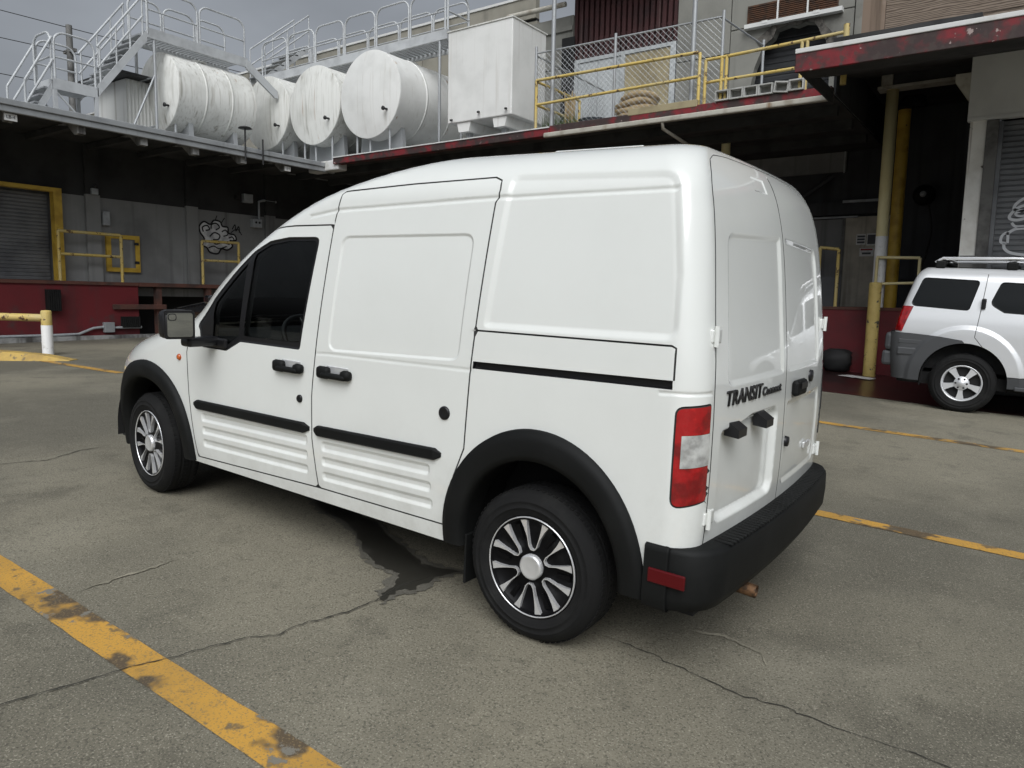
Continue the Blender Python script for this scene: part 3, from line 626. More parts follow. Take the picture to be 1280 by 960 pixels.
# things on the dock
def railing(name, label, pts, mids, r, mat, posts, z0, group=None):
    """pts: polyline of the top rail; posts: list of (x,y,ztop)"""
    p0 = pts[0]; t = thing(name, label, 'railing', (p0[0], p0[1], z0), group)
    MB().tube(pts, r, 8).build('top_rail', mat, t)
    for md in mids: MB().tube(md, r * .9, 8).build('mid_rail', mat, t)
    for x, y, zt in posts: MB().tube([(x, y, z0), (x, y, zt)], r, 8).build('post', mat, t)
    return t
X0 = 15.05
railing('railing', 'yellow pipe railing next to the roller door with yellow frame on the dock', [(X0, -3.83, 2.58), (X0, -5.10, 2.58)], [[(X0, -3.87, 2.11), (X0, -5.14, 2.11)]], .034, YEL, [(X0, -3.84, 2.58), (X0, -5.12, 2.58)], ZP)
railing('railing', 'short yellow pipe railing in front of the painted graffiti face', [(X0, -7.06, 2.60), (X0, -8.06, 2.62)], [[(X0, -7.06, 2.14), (X0, -8.06, 2.15)]], .034, YEL, [(X0, -7.06, 2.60), (X0, -8.06, 2.62)], ZP)
h_ = thing('wall_hatch', 'small square hatch with thick yellow frame in the grey dock wall', 'hatch', (15.33, -5.28, 1.78))
box('hatch_panel', GREYW, (15.31, -5.56, 1.88), (15.349, -5.02, 2.52), h_)
for a, b in (((15.285, -5.66, 1.79), (15.349, -4.92, 1.885)), ((15.285, -5.66, 2.52), (15.349, -4.92, 2.61)), ((15.285, -5.66, 1.885), (15.349, -5.56, 2.52)), ((15.285, -5.02, 1.885), (15.349, -4.92, 2.52))): box('hatch_frame', YELD, a, b, h_)
for z in (1.98, 2.40): box('hinge', DKMET, (15.27, -5.63, z), (15.286, -5.53, z + .06), h_)
tag(box('electrical_box', BOXG, (15.25, -5.01, 2.79), (15.349, -4.86, 3.09), None, .012), 'grey electrical box beside the first concrete pilaster above the hatch', 'electrical box')
lt = thing('flood_lamp', 'small flood lamp fixed to the concrete pilaster above the railing', 'lamp', (15.27, -4.68, 3.4)); box('lamp_body', BOXG, (15.20, -4.76, 3.42), (15.269, -4.62, 3.55), lt, .01); MB().tube([(15.22, -4.69, 3.56), (15.18, -4.69, 3.62)], .03, 8).build('lamp_bracket', DKMET, lt)
tag(box('electrical_box', BOXG, (15.22, -8.64, 3.68), (15.349, -8.38, 3.90), None, .012), 'grey electrical box high under the canopy right of the graffiti', 'electrical box')
tag(box('electrical_box', DKMET, (15.22, -8.30, 3.74), (15.349, -8.16, 3.84), None, .012), 'dark little box under the canopy beside a grey electrical box', 'electrical box')
cb = thing('meter_box', 'grey meter box with conduit rising from it near the graffiti', 'meter', (15.3, -8.75, 3.07)); box('case', BOXG, (15.2, -8.88, 3.07), (15.349, -8.62, 3.29), cb, .012); MB().tube([(15.3, -8.86, 3.29), (15.3, -8.86, 3.75), (15.3, -9.0, 3.80), (15.3, -9.4, 3.80)], .03, 8).build('conduit', BOXG, cb)
for ya, za in ((-8.70, 3.2), (-8.80, 3.2)): MB().lathe([(.03, 0), (.028, .01), (0, .012)], (15.2, ya, za), (-1, 0, 0), 12).build('gauge', DKMET, cb)
bm_ = thing('dock_bumper', 'black rubber dock bumper mounted high on the red dock face', 'dock bumper', (14.95, -3.63, .93)); 
for k in range(6): box('pad', TYRE, (14.84, -3.75 + k * .042, .93), (15.0, -3.715 + k * .042, 1.37), bm_, .006)
bm2 = thing('dock_bumper', 'ridged black rubber bumper low on the red dock face by the conduit', 'dock bumper', (14.95, -5.2, .54))
for k in range(9): box('pad', TYRE, (14.88, -5.40 + k * .044, .56), (15.0, -5.366 + k * .044, .80), bm2, .006)
jb = thing('junction_box', 'light grey junction box with conduit on the red dock face', 'junction box', (14.95, -4.72, .46))
box('case', FASC, (14.90, -4.84, .46), (15.0, -4.62, .68), jb, .012); MB().tube([(14.93, 1.0, .43), (14.93, -3.6, .43), (14.94, -4.1, .44), (14.94, -4.40, .56), (14.95, -4.62, .58)], .028, 8).build('conduit', BOXG, jb); MB().tube([(14.95, -4.84, .56), (14.95, -5.45, .56)], .028, 8).build('conduit', BOXG, jb)
# graffiti on the dock wall: pale fill with black outlines
gf = thing('graffiti', 'black and pale grey cartoon cloud graffiti on the grey dock wall', 'graffiti', (15.34, -7.75, 2.3))
def gpt(px, py): return (-7.16 - (px - 248) / 57 * 1.20, 3.17 - (py - 272) / 50 * .88)
fill = [(250, 292), (249, 283), (255, 276), (263, 279), (268, 273), (276, 274), (279, 280), (286, 281), (287, 289), (295, 291), (297, 298), (289, 301), (292, 307), (285, 313), (277, 312), (272, 319), (262, 318), (258, 312), (252, 308), (255, 300)]
def smooth_loop(P, closed=True, n=6):
    out = []; m = len(P); rg = range(m) if closed else range(m - 1)
    for i in rg:
        p0, p1, p2, p3 = (np.array(P[(i + k) % m] if closed else P[max(0, min(m - 1, i + k))], float) for k in (-1, 0, 1, 2))
        for k in range(n):
            t = k / n; out.append(tuple(.5 * (2 * p1 + (p2 - p0) * t + (2 * p0 - 5 * p1 + 4 * p2 - p3) * t * t + (3 * p1 - p0 - 3 * p2 + p3) * t ** 3)))
    if not closed: out.append(tuple(P[-1]))
    return out
FP = [gpt(*q) for q in smooth_loop(fill)]
MB().prism(FP, (15.349, 0, 0), (0, 1, 0), (0, 0, 1), (-.003, 0, 0)).build('fill', GFILL, gf)
def stroke(P, w_, mat, par, o, e1, e2, nrm_, name='stroke'):
    P = [np.array(p) for p in P]; T = np.gradient(np.array(P), axis=0); T /= np.linalg.norm(T, axis=1, keepdims=True) + 1e-9
    L_ = [tuple(p + np.array([-t[1], t[0]]) * w_) for p, t in zip(P, T)]; R_ = [tuple(p - np.array([-t[1], t[0]]) * w_) for p, t in zip(P, T)]
    o, e1, e2, nv = Vector(o), Vector(e1), Vector(e2), Vector(nrm_); vs = [o + e1 * p[0] + e2 * p[1] + nv for p in L_] + [o + e1 * p[0] + e2 * p[1] + nv for p in R_]; n = len(P)
    vs += [v - nv * .9 for v in vs]
    fs = []
    for i in range(n - 1): fs += [(i, i + 1, n + i + 1, n + i), (2 * n + i, 3 * n + i, 3 * n + i + 1, 2 * n + i + 1), (i, 2 * n + i, 2 * n + i + 1, i + 1), (n + i, n + i + 1, 3 * n + i + 1, 3 * n + i)]
    return MB().add(vs, fs).build(name, mat, par)
lines = [(fill + [fill[0]], .022), ([(254, 290), (253, 284), (259, 281), (262, 286), (257, 288)], .018), ([(264, 285), (265, 279), (271, 277), (275, 282), (270, 286)], .018), ([(262, 296), (268, 290), (275, 293), (273, 299), (266, 300)], .018),
         ([(278, 288), (283, 285), (286, 291), (280, 294)], .016), ([(256, 304), (264, 302), (270, 306), (278, 303), (288, 305)], .018), ([(260, 312), (267, 309), (274, 312), (284, 308)], .016), ([(287, 296), (292, 294), (294, 299), (288, 299)], .016),
         ([(292, 283), (296, 276), (297, 285), (301, 278), (302, 287)], .014), ([(290, 288), (299, 282), (305, 290)], .012), ([(270, 272), (272, 266)], .012), ([(278, 275), (282, 268)], .012)]
for P, w_ in lines: stroke([gpt(*q) for q in smooth_loop(P, False, 5)], w_ * .95, INK, gf, (15.345, 0, 0), (0, 1, 0), (0, 0, 1), (-.004, 0, 0))
# numbered plates on the canopy brackets
def text_mesh(body, size, mat, parent, o, e1, e2, name='lettering', ext=.002):
    cu_ = bpy.data.curves.new('lettering', 'FONT'); cu_.body = body; cu_.size = size; cu_.extrude = ext; cu_.align_x = 'CENTER'; cu_.align_y = 'CENTER'
    tmp = link(bpy.data.objects.new('tmp_lettering', cu_)); bpy.context.view_layer.update(); me = bpy.data.meshes.new_from_object(tmp); bpy.data.objects.remove(tmp)
    e1, e2 = Vector(e1), Vector(e2); e3 = e1.cross(e2); b = base_of(parent); o = Vector(o) - b
    for v in me.vertices: v.co = o + e1 * v.co.x + e2 * v.co.y + e3 * v.co.z
    me.materials.clear(); me.materials.append(mat); ob = link(bpy.data.objects.new(name, me)); ob.parent = parent; return ob
s1 = thing('dock_number_sign', 'small white plate reading LB-4 on a canopy bracket', 'sign', (12.97, -2.33, 4.2)); box('plate', SIGNW, (13.05, -2.43, 4.23), (13.066, -2.23, 4.345), s1); text_mesh('LB-4', .075, SIGNP, s1, (13.046, -2.33, 4.288), (0, -1, 0), (0, 0, 1))
s2 = thing('dock_number_sign', 'tiny white plate under the canopy fascia near the red roof edge', 'sign', (12.97, -8.06, 4.2)); box('plate', SIGNW, (13.05, -8.14, 4.23), (13.066, -7.98, 4.33), s2); text_mesh('LB-9', .06, SIGNP, s2, (13.046, -8.06, 4.282), (0, -1, 0), (0, 0, 1))
# bar gate with white post and ramp kerb
zb = gz(11.9, -2.25)
post = thing('gate_post', 'white steel post with yellow top and yellow bar at the ramp kerb', 'post', (11.9, -2.25, zb))
MB().lathe([(.085, 0), (.085, .50)], (11.9, -2.25, zb), (0, 0, 1), 20).build('white_sleeve', WPAINT, post); MB().lathe([(.082, .50), (.082, .72), (.07, .745), (0, .75)], (11.9, -2.25, zb), (0, 0, 1), 20).build('yellow_cap', YEL, post)
MB().tube([(11.9, -2.25, zb + .62), (13.0, -.9, zb + .66), (15.5, 2.2, zb + .72)], .062, 12).build('gate_bar', YEL, post)
kb = MB(); L0, L1 = (14.6, 1.0), (10.75, -2.15)
vs = []
for i in range(13):
    t = i / 12; x = L0[0] + (L1[0] - L0[0]) * t; y = L0[1] + (L1[1] - L0[1]) * t; hgt = .30 * (1 - t) ** .55 + .008; wd = .26 - .06 * t; n = (-.634, .773)
    z = gz(x, y)
    vs += [(x + n[0] * wd, y + n[1] * wd, z - .02), (x + n[0] * wd * .55, y + n[1] * wd * .55, z + hgt), (x - n[0] * wd * .55, y - n[1] * wd * .55, z + hgt), (x - n[0] * wd, y - n[1] * wd, z - .02)]
kb.add(vs, [(4 * i + k, 4 * i + 4 + k, 4 * i + 5 + k, 4 * i + 1 + k) for i in range(12) for k in range(3)] + [(48, 49, 50, 51)])
tag(kb.build('ramp_kerb', CURBY), 'long yellow painted kerb tapering down to the concrete by the white post', 'kerb')

# ================================================================== right warehouse
RW = thing('right_warehouse', 'weathered warehouse with red dock wall, roof terrace and red edged canopies', 'building', (3, -13, .1))
ZR = 1.33
MB().box((-.42, -11.3, 0), (14.9, -11.0, ZR - .05)).build('dock_face', REDW, RW); MB().box((-.42, -13.8, ZR - .05), (14.9, -10.98, ZR)).build('dock_platform', TIMB, RW)
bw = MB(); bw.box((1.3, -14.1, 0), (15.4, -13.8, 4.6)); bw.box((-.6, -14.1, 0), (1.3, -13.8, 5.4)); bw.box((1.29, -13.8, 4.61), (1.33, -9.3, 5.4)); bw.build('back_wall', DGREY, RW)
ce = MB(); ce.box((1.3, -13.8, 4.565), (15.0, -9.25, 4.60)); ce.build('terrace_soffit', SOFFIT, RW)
MB().box((1.3, -12.6, 4.60), (32, -9.24, 4.635)).build('roof_deck', FASC, RW)
ef = MB(); ef.bbox((6.42, -9.25, 4.50), (12.62, -9.05, 4.66), .012); ef.build('roof_edge', REDF, RW)
MB().bbox((1.3, -9.25, 4.555), (6.42, -9.07, 4.69), .012).build('roof_edge', REDF, RW)
MB().bbox((1.3, -9.07, 4.455), (6.5, -8.97, 4.545), .02).build('gutter', GUTT, RW); MB().box((6.42, -9.055, 4.645), (12.6, -9.03, 4.668)).build('edge_strip', COPING, RW)
MB().tube([(4.05, -9.02, 4.46), (4.05, -9.05, 4.36), (3.9, -9.6, 4.22), (3.7, -10.6, 4.0)], .03, 8).build('downpipe', GUTT, RW)
MB().bbox((12.5, -9.4, 4.38), (13.6, -9.1, 4.62), .03).build('corner_flashing', COPING, RW)
for x in (3.69, 7.6, 11.5): MB().tube([(x, -11.2, ZR), (x, -11.2, 4.56)], .085, 16).build('column', YELF, RW)
for y in (-9.8, -10.9, -12.2): box('soffit_beam', SOFFIT, (1.35, y - .06, 4.40), (14.9, y + .06, 4.562), RW)
# back wall details
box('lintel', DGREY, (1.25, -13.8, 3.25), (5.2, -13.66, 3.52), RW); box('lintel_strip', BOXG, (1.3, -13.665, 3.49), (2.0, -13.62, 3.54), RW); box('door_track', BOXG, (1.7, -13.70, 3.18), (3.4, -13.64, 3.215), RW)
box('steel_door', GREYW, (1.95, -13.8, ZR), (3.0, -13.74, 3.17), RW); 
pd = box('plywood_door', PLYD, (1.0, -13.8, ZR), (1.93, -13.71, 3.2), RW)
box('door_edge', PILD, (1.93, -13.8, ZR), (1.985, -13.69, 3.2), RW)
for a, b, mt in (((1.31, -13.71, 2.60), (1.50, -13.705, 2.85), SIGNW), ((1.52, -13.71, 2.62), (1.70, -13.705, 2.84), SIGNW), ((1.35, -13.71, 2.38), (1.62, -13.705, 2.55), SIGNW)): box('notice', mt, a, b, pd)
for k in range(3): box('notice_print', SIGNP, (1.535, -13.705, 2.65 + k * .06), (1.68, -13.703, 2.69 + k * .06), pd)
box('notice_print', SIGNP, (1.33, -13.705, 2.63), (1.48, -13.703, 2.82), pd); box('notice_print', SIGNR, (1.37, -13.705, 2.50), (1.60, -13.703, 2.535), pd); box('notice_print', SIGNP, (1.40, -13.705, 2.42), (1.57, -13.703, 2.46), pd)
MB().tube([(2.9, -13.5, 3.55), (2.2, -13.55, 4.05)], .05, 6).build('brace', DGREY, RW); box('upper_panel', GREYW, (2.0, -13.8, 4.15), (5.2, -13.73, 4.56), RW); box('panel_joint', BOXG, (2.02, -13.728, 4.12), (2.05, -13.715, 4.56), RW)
# yellow columns at the corner
c1 = thing('dock_column', 'cream yellow round column with white painted foot on the red dock', 'column', (.80, -11.2, ZR)); MB().lathe([(.1, 0), (.1, 1.24)], (.80, -11.2, ZR), (0, 0, 1), 20).build('white_foot', WPAINT, c1); MB().lathe([(.098, 1.24), (.098, 3.76), (0, 3.76)], (.80, -11.2, ZR), (0, 0, 1), 20).build('shaft', YELF, c1)
c2 = thing('drain_pipe', 'ochre yellow pipe standing behind the cream column', 'pipe', (.68, -11.8, ZR)); MB().tube([(.68, -11.8, ZR), (.68, -11.8, 4.82)], .105, 18).build('shaft', YELD, c2); MB().tube([(.68, -11.8, 4.82), (.66, -11.9, 5.0), (.5, -12.3, 5.08)], .107, 18).build('elbow', DKMET, c2)
box('beam', SOFFIT, (-.42, -11.3, 5.10), (1.0, -11.1, 5.32), RW); box('beam_flange', GUTT, (-.42, -11.34, 5.04), (1.02, -11.06, 5.09), RW); box('beam_end', GUTT, (.78, -11.05, 5.09), (.95, -10.98, 5.28), RW)
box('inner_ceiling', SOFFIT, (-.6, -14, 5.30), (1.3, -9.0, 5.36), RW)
# right canopy over the roller door
RC = thing('right_canopy', 'thick flat canopy with peeling red edge and white coping above the roller door', 'canopy', (-2, -8, 4.36))
MB().prism([(-7.02, 4.37), (-7.02, 4.60), (-9.3, 5.00), (-11.5, 5.46), (-11.5, 5.36), (-9.3, 4.88), (-7.5, 4.40)], (1.26, 0, 0), (0, 1, 0), (0, 0, 1), (-10.5, 0, 0)).build('slab', SOFFIT, RC)
MB().bbox((1.28, -7.03, 4.355), (-9.2, -6.98, 4.585), .008).build('red_edge', REDF, RC); MB().bbox((1.285, -7.04, 4.585), (-9.2, -6.965, 4.645), .008).build('coping', COPING, RC)
MB().bbox((1.261, -9.04, 4.40), (1.285, -7.03, 4.60), .004).build('end_cap', SOFFIT, RC)
# front at the roller door
RF = thing('roller_door_bay', 'grey roller door bay with peeling white jamb beside the dock', 'door', (-2.5, -9.7, 0))
YB = -9.6
fx = lambda x: -1.592 + (x + 1.592) * .9017
fz = lambda z: 1.371 + (z - 1.371) * .9017
box('header_panel', PANELG, (fx(-.36), YB - .08, fz(4.34)), (-9, YB + .02, 4.95), RF, .006); box('header_trim', PANELG, (fx(-.37), YB - .07, fz(4.33)), (-9, YB + .035, fz(4.385)), RF)
box('white_jamb', PILW, (fx(-.63), YB - .2, .05), (fx(-.405), YB, fz(4.33)), RF); box('grey_jamb', PILD, (fx(-.80), YB - .2, .05), (fx(-.63) - .002, YB + .03, fz(4.32)), RF, .006); box('jamb_guide', SHUT, (fx(-.86), YB - .2, .05), (fx(-.80) - .002, YB - .02, fz(4.30)), RF)
box('jamb_repair', PILD, (fx(-.76), YB + .03, .8), (fx(-.42), YB + .05, fz(2.20)), RF)
shutter(RF, (fx(-.86), YB - .16), (-1, 0), 5, .08, fz(4.32), SHUT, (0, 1), .078)
box('door_backing', UNDER, (fx(-.8), YB - .45, 0), (-9, YB - .40, 4.93), RF); box('infill_wall', PANELG, (-5.88, YB - .2, 0), (-9, YB, fz(4.32)), RF)
box('return_wall', DGREY, (fx(-.63) + .002, -13.8, 0), (fx(-.63) + .10, YB - .201, 5.3), RF)
MB().prism([(0, 0), (0, .38), (.05, .38), (.23, .38), (.23, .27), (.05, 0)], (fx(-.40), -9.72, fz(4.68)), (1, 0, 0), (0, 0, 1), (0, .13, 0)).build('gusset', GUTT, RF)
gr2 = thing('graffiti', 'white line graffiti face sprayed on the grey roller door', 'graffiti', (-1.2, -9.74, 2.2))
for P, w_ in (([(-1.26, 3.12), (-1.13, 3.03), (-1.10, 2.93), (-1.24, 2.90)], .018), ([(-1.30, 3.0), (-1.16, 2.96), (-1.06, 2.86), (-1.05, 2.79), (-1.15, 2.76), (-1.3, 2.80)], .018), ([(-1.32, 2.90), (-1.20, 2.90), (-1.12, 2.86), (-1.18, 2.82), (-1.3, 2.84)], .014), ([(-1.08, 2.72), (-1.14, 2.66), (-1.28, 2.66)], .016),
              ([(-1.05, 2.40), (-1.04, 2.56), (-.97, 2.52), (-.96, 2.42), (-1.04, 2.40)], .016), ([(-1.03, 2.54), (-1.14, 2.62), (-1.35, 2.63)], .018), ([(-1.0, 2.40), (-1.02, 2.31), (-1.12, 2.24), (-1.35, 2.20)], .018), ([(-1.3, 2.46), (-1.34, 2.42), (-1.4, 2.46)], .014), ([(-1.5, 3.2), (-1.8, 3.0), (-1.7, 2.5), (-1.35, 2.2)], .018)):
    stroke(smooth_loop([(fx(a_), fz(b_)) for a_, b_ in P], False, 6), w_ * 1.1, GWHITE, gr2, (0, YB - .142, 0), (1, 0, 0), (0, 0, 1), (0, .004, 0))
# wood hoarding above the canopy
WH = thing('plywood_hoarding', 'weathered brown plywood hoarding standing above the red edged canopy', 'hoarding', (-2, -9.5, 4.6))
for a, b, mt in ((1.02, .70, WOODV), (.695, -1.3, WOODB), (-1.305, -3.4, WOODB), (-3.405, -5.5, WOODB)): box('plywood_sheet', mt, (a, -9.56, 5.07), (b, -9.50 + (.02 if mt is WOODV else 0), 5.50 if mt is WOODB else 8.0), WH)
for a, b in ((.695, -1.3), (-1.305, -3.4)): box('plywood_sheet', WOODB, (a, -9.56, 5.505), (b, -9.49, 8), WH); 
# fan, cables
fn = thing('wall_fan', 'black round fan housing hung on the dark wall behind the yellow pipes', 'fan', (.5, -13.6, 3.3)); MB().lathe([(.0, .22), (.06, .22), (.16, .17), (.2, .08), (.2, 0), (0, 0)], (.48, -13.55, 3.54), (0, 1, 0), 20).build('housing', BLACKP, fn); MB().lathe([(0, .03), (.05, .025), (.06, 0)], (.48, -13.33, 3.54), (0, 1, 0), 12).build('hub', GALV, fn); box('fan_arm', DKMET, (.45, -13.8, 3.5), (.52, -13.5, 3.56), fn)
tag(MB().tube(smooth_loop([(.40, -13.6, 3.36), (.32, -13.6, 2.9), (.36, -13.6, 2.5), (.45, -13.6, 2.1), (.62, -13.6, 1.8)], False), .018, 6).build('cable', CABLE), 'black cable hanging below the fan housing', 'cable')
tag(MB().tube(smooth_loop([(-.40, -13.3, 3.1), (-.2, -13.4, 2.5), (.05, -13.5, 2.0), (.4, -13.5, 1.85), (.8, -13.55, 1.9)], False), .016, 6).build('cable', CABLE), 'black cable sagging across the dark dock wall toward the white jamb', 'cable')
railing('railing', 'small yellow frame railing before the grey steel door on the right dock', [(1.80, -11.15, 2.40), (1.48, -11.15, 2.36)], [], .03, YEL, [(1.80, -11.15, 2.40), (1.48, -11.15, 2.36)], ZR)
tag(box('rail_board', DGREY, (1.43, -11.19, ZR), (1.86, -11.17, 1.87), None), 'dark board leaning behind the small yellow frame railing', 'board')
railing('railing', 'thin worn pipe railing behind the chipped bollard and the silver vehicle', [(.83, -11.05, 2.20), (.16, -11.05, 2.18)], [[(.80, -11.05, 1.74), (.15, -11.05, 1.76)]], .026, YELF, [(.82, -11.05, 2.20), (.16, -11.05, 2.18)], ZR)
bl = thing('bollard', 'tall chipped yellow steel bollard in front of the red dock wall', 'bollard', (.74, -10.6, gz(.74, -10.6))); MB().lathe([(.1, 0), (.1, 1.56), (.09, 1.60), (0, 1.61)], (.74, -10.6, gz(.74, -10.6)), (0, 0, 1), 20).build('shaft', YELB, bl)
fb = thing('dark_bundle', 'black crumpled bag lying at the foot of the red dock wall', 'bag', (1.3, -10.75, gz(1.3, -10.75)))
bm = bmesh.new(); bmesh.ops.create_icosphere(bm, subdivisions=3, radius=1)
for v in bm.verts: k = 1 + random.uniform(-.13, .13); v.co = Vector((1.3 + max(-.22, min(.22, v.co.x * .28)) * k, -10.78 + v.co.y * .17 * k, gz(1.3, -10.75) + .21 + max(-.20, min(.2, v.co.z * .25 * k))))
m_ = MB(); bm.verts.index_update(); m_.add([tuple(v.co) for v in bm.verts], [[v.index for v in f.verts] for f in bm.faces], True); bm.free(); m_.build('bag_body', CABLE, fb)

# ================================================================== roof terrace
ZD = 4.635
UB = thing('upper_wall', 'grey concrete upper storey wall with blown out hole and maroon slats', 'building', (5, -12.5, ZD))
YW = -12.5
# concrete panels with recessed joints, leaving the openings free
for (x0, x1, z0, z1) in ((1.79, 4.18, 7.02, 8.1), (1.79, 4.18, 8.12, 9.4), (4.20, 5.38, ZD, 6.55), (4.20, 5.38, 6.57, 9.4), (8.05, 9.4, ZD, 6.9), (8.05, 9.4, 6.92, 8.1), (1.3, 1.77, ZD, 9.4)):
    box('wall_panel', UPCON, (x0, YW - .2, z0), (x1, YW, z1), UB, .006)
# panel with the broken hole: polygon ring
hole = [(3.74, ZD), (3.72, 5.7), (3.66, 6.2), (3.50, 6.55), (3.30, 6.72), (3.22, 6.86), (3.0, 6.90), (2.85, 6.86), (2.70, 6.92), (2.5, 6.86), (2.42, 6.78), (2.38, 6.62), (2.28, 6.50), (2.22, 6.2), (2.18, 5.8), (2.16, ZD)]
hole = [(x + random.uniform(-.02, .02), z + (random.uniform(-.02, .02) if z > 5 else 0)) for x, z in hole]
pl = [(4.18, ZD)] + [(4.18, 7.0), (1.79, 7.0), (1.79, ZD)] + hole[::-1]
MB().prism(pl, (0, YW - .2, 0), (1, 0, 0), (0, 0, 1), (0, .2, 0)).build('wall_panel', UPCON, UB)
for i in range(1, len(hole) - 2):
    (x0, z0), (x1, z1) = hole[i], hole[i + 1]; c = np.array([2.95, 5.9]); a, b = np.array([x0, z0]), np.array([x1, z1]); k = .14 + random.random() * .10
    if a[1] < 6.3: continue
    a2 = a + (c - a) / np.linalg.norm(c - a) * -k; b2 = b + (c - b) / np.linalg.norm(c - b) * -k
    MB().prism([tuple(a), tuple(b), tuple(b2), tuple(a2)], (0, YW - .02, 0), (1, 0, 0), (0, 0, 1), (0, .035 + random.random() * .03, 0)).build('broken_edge', HOLEC, UB)
sh = box('inner_shutter', SHUTD, (2.0, -12.95, ZD), (3.95, -12.9, 7.0), UB); shutter(sh, (3.95, -12.88), (-1, 0), 1.95, ZD, 6.98, SHUTD, (0, 1), .12)
for x in (3.05, 2.3): pass
# slatted maroon opening and sheet doors
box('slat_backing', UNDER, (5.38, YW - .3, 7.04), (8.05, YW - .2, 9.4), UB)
for k in range(19):
    x = 5.46 + k * .142; box('slat', LOUV, (x - .045, YW - .16, 7.05), (x + .045, YW - .07, 9.4), UB)
for z in (7.45, 8.1): box('slat_rail', LOUV, (5.38, YW - .20, z), (8.05, YW - .13, z + .07), UB)
box('door_panel', PLY, (5.55, YW - .12, ZD), (6.66, YW - .06, 6.96), UB); box('door_panel', WDOOR, (6.76, YW - .12, ZD), (7.37, YW - .06, 6.96), UB); box('door_panel', WDOOR, (7.38, YW - .12, ZD), (7.90, YW - .06, 6.96), UB)
for a, b in ((5.41, 5.54), (6.66, 6.76), (7.90, 8.02)): box('door_post', WDOOR, (a, YW - .14, ZD), (b, YW - .02, 7.03), UB)
box('door_head', WDOOR, (5.41, YW - .14, 6.97), (8.02, YW - .03, 7.05), UB)
box('black_strip', UNDER, (8.0, YW - .02, ZD), (8.35, YW + .01, 7.6), UB)  # thin flat black strip on the wall face beside the last door post
MB().tube([(9.9, YW + .12, 8.36), (8.2, YW + .12, 8.33)], .06, 10).build('pipe', GUTT, UB); box('ledge', UPCON, (8.05, YW, 7.75), (9.4, YW + .05, 7.85), UB)
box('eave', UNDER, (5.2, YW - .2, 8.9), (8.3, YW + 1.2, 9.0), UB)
PW = thing('parapet_wall', 'long beige concrete parapet with white coping behind the tanks', 'wall', (20, -12.9, ZD))
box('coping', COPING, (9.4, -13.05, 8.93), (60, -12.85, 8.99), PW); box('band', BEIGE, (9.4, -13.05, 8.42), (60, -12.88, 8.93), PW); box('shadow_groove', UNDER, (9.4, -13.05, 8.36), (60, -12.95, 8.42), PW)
for k in range(26): box('wall_panel', BEIGE, (9.4 + k * 1.95, -13.1, ZD), (9.4 + k * 1.95 + 1.93, -12.94, 8.36), PW)
ac = thing('rusty_grille', 'rusty window grille with shelf on the concrete wall above the hole', 'grille', (3, YW + .1, 7.05))
box('shelf', PANELG, (1.98, YW, 6.95), (3.86, YW + .14, 7.03), ac); box('frame', RUST, (2.08, YW + .0, 7.05), (3.84, YW + .03, 7.42), ac)
for a, b in ((2.10, 2.62), (2.66, 3.20), (3.24, 3.82)):
    gsl = MB()
    for k in range(9): gsl.box((a, YW + .03, 7.07 + k * .038), (b, YW + .06, 7.09 + k * .038))
    gsl.build('grille_bars', RUST, ac)
for x in (2.64, 3.22): box('mullion', SIGNW, (x - .015, YW + .03, 7.05), (x + .015, YW + .075, 7.42), ac)
for x in (2.45, 3.45): box('tag', SIGNW, (x - .06, YW + .14, 6.99), (x + .06, YW + .146, 7.04), ac)
# terrace railings
ye = -9.15
railing('terrace_railing', 'long rusting yellow railing along the roof terrace edge by the white box', [(6.80, ye, 5.60), (3.52, ye, 5.57), (3.47, ye, 5.54), (3.47, ye, 4.69)], [[(6.80, ye, 5.14), (3.47, ye, 5.17)], [(6.80, ye, 5.58), (6.80, -10.8, 5.58)], [(6.80, ye, 5.14), (6.80, -10.8, 5.14)]], .03, YEL, [(6.80, ye, 5.60), (6.80, -10.8, 5.58)], 4.69)
railing('terrace_railing', 'yellow railing above the row of cinder blocks on the terrace edge', [(3.36, ye, 5.42), (3.08, ye, 5.42), (1.80, ye, 5.45), (1.14, ye, 5.47)], [[(3.36, ye, 5.05), (1.14, ye, 5.06)]], .028, YEL, [(3.36, ye, 5.42), (3.08, ye, 5.42), (3.0, ye, 5.42), (1.80, ye, 5.45), (1.72, ye, 5.45)], 4.69)
tag(MB().tube([(1.16, -9.15, 4.70), (1.16, -9.15, 5.58)], .045, 10).build('short_post', YEL), 'stout yellow post rising behind the white coping of the canopy', 'post')
tag(MB().bbox((3.45, -9.16, 4.66), (4.75, -9.06, 4.78), .01).build('timber_plank', PLY), 'loose timber plank lying on the peeling terrace edge', 'plank')
# chain-link fence
CF = thing('chain_link_fence', 'galvanised chain-link fence panel on the roof terrace before the sheet doors', 'fence', (5, -9.4, ZD))
yf = -9.45
for x, zt in ((7.02, 6.35), (5.25, 6.28), (3.20, 6.28)): MB().tube([(x, yf, ZD), (x, yf, zt)], .028, 8).build('fence_post', GALV, CF)
MB().tube([(7.02, yf, 6.22), (3.20, yf, 6.18)], .018, 8).build('top_rail', GALV, CF)
MB().tube([(3.20, yf, 6.15), (3.0, -11.0, 6.1)], .016, 8).build('top_rail', GALV, CF); MB().tube([(3.0, -11.0, ZD), (3.0, -11.0, 6.2)], .026, 8).build('fence_post', GALV, CF)
MB().tube([(7.02, yf, 6.18), (7.02, -12.3, 6.15)], .018, 8).build('top_rail', GALV, CF)
ch = MB(); st = .105
def wire(a, b):
    a, b = Vector(a), Vector(b); ch.tube([a, b], .0032, 3, cap=False, smooth=False)
H = 6.20 - ZD
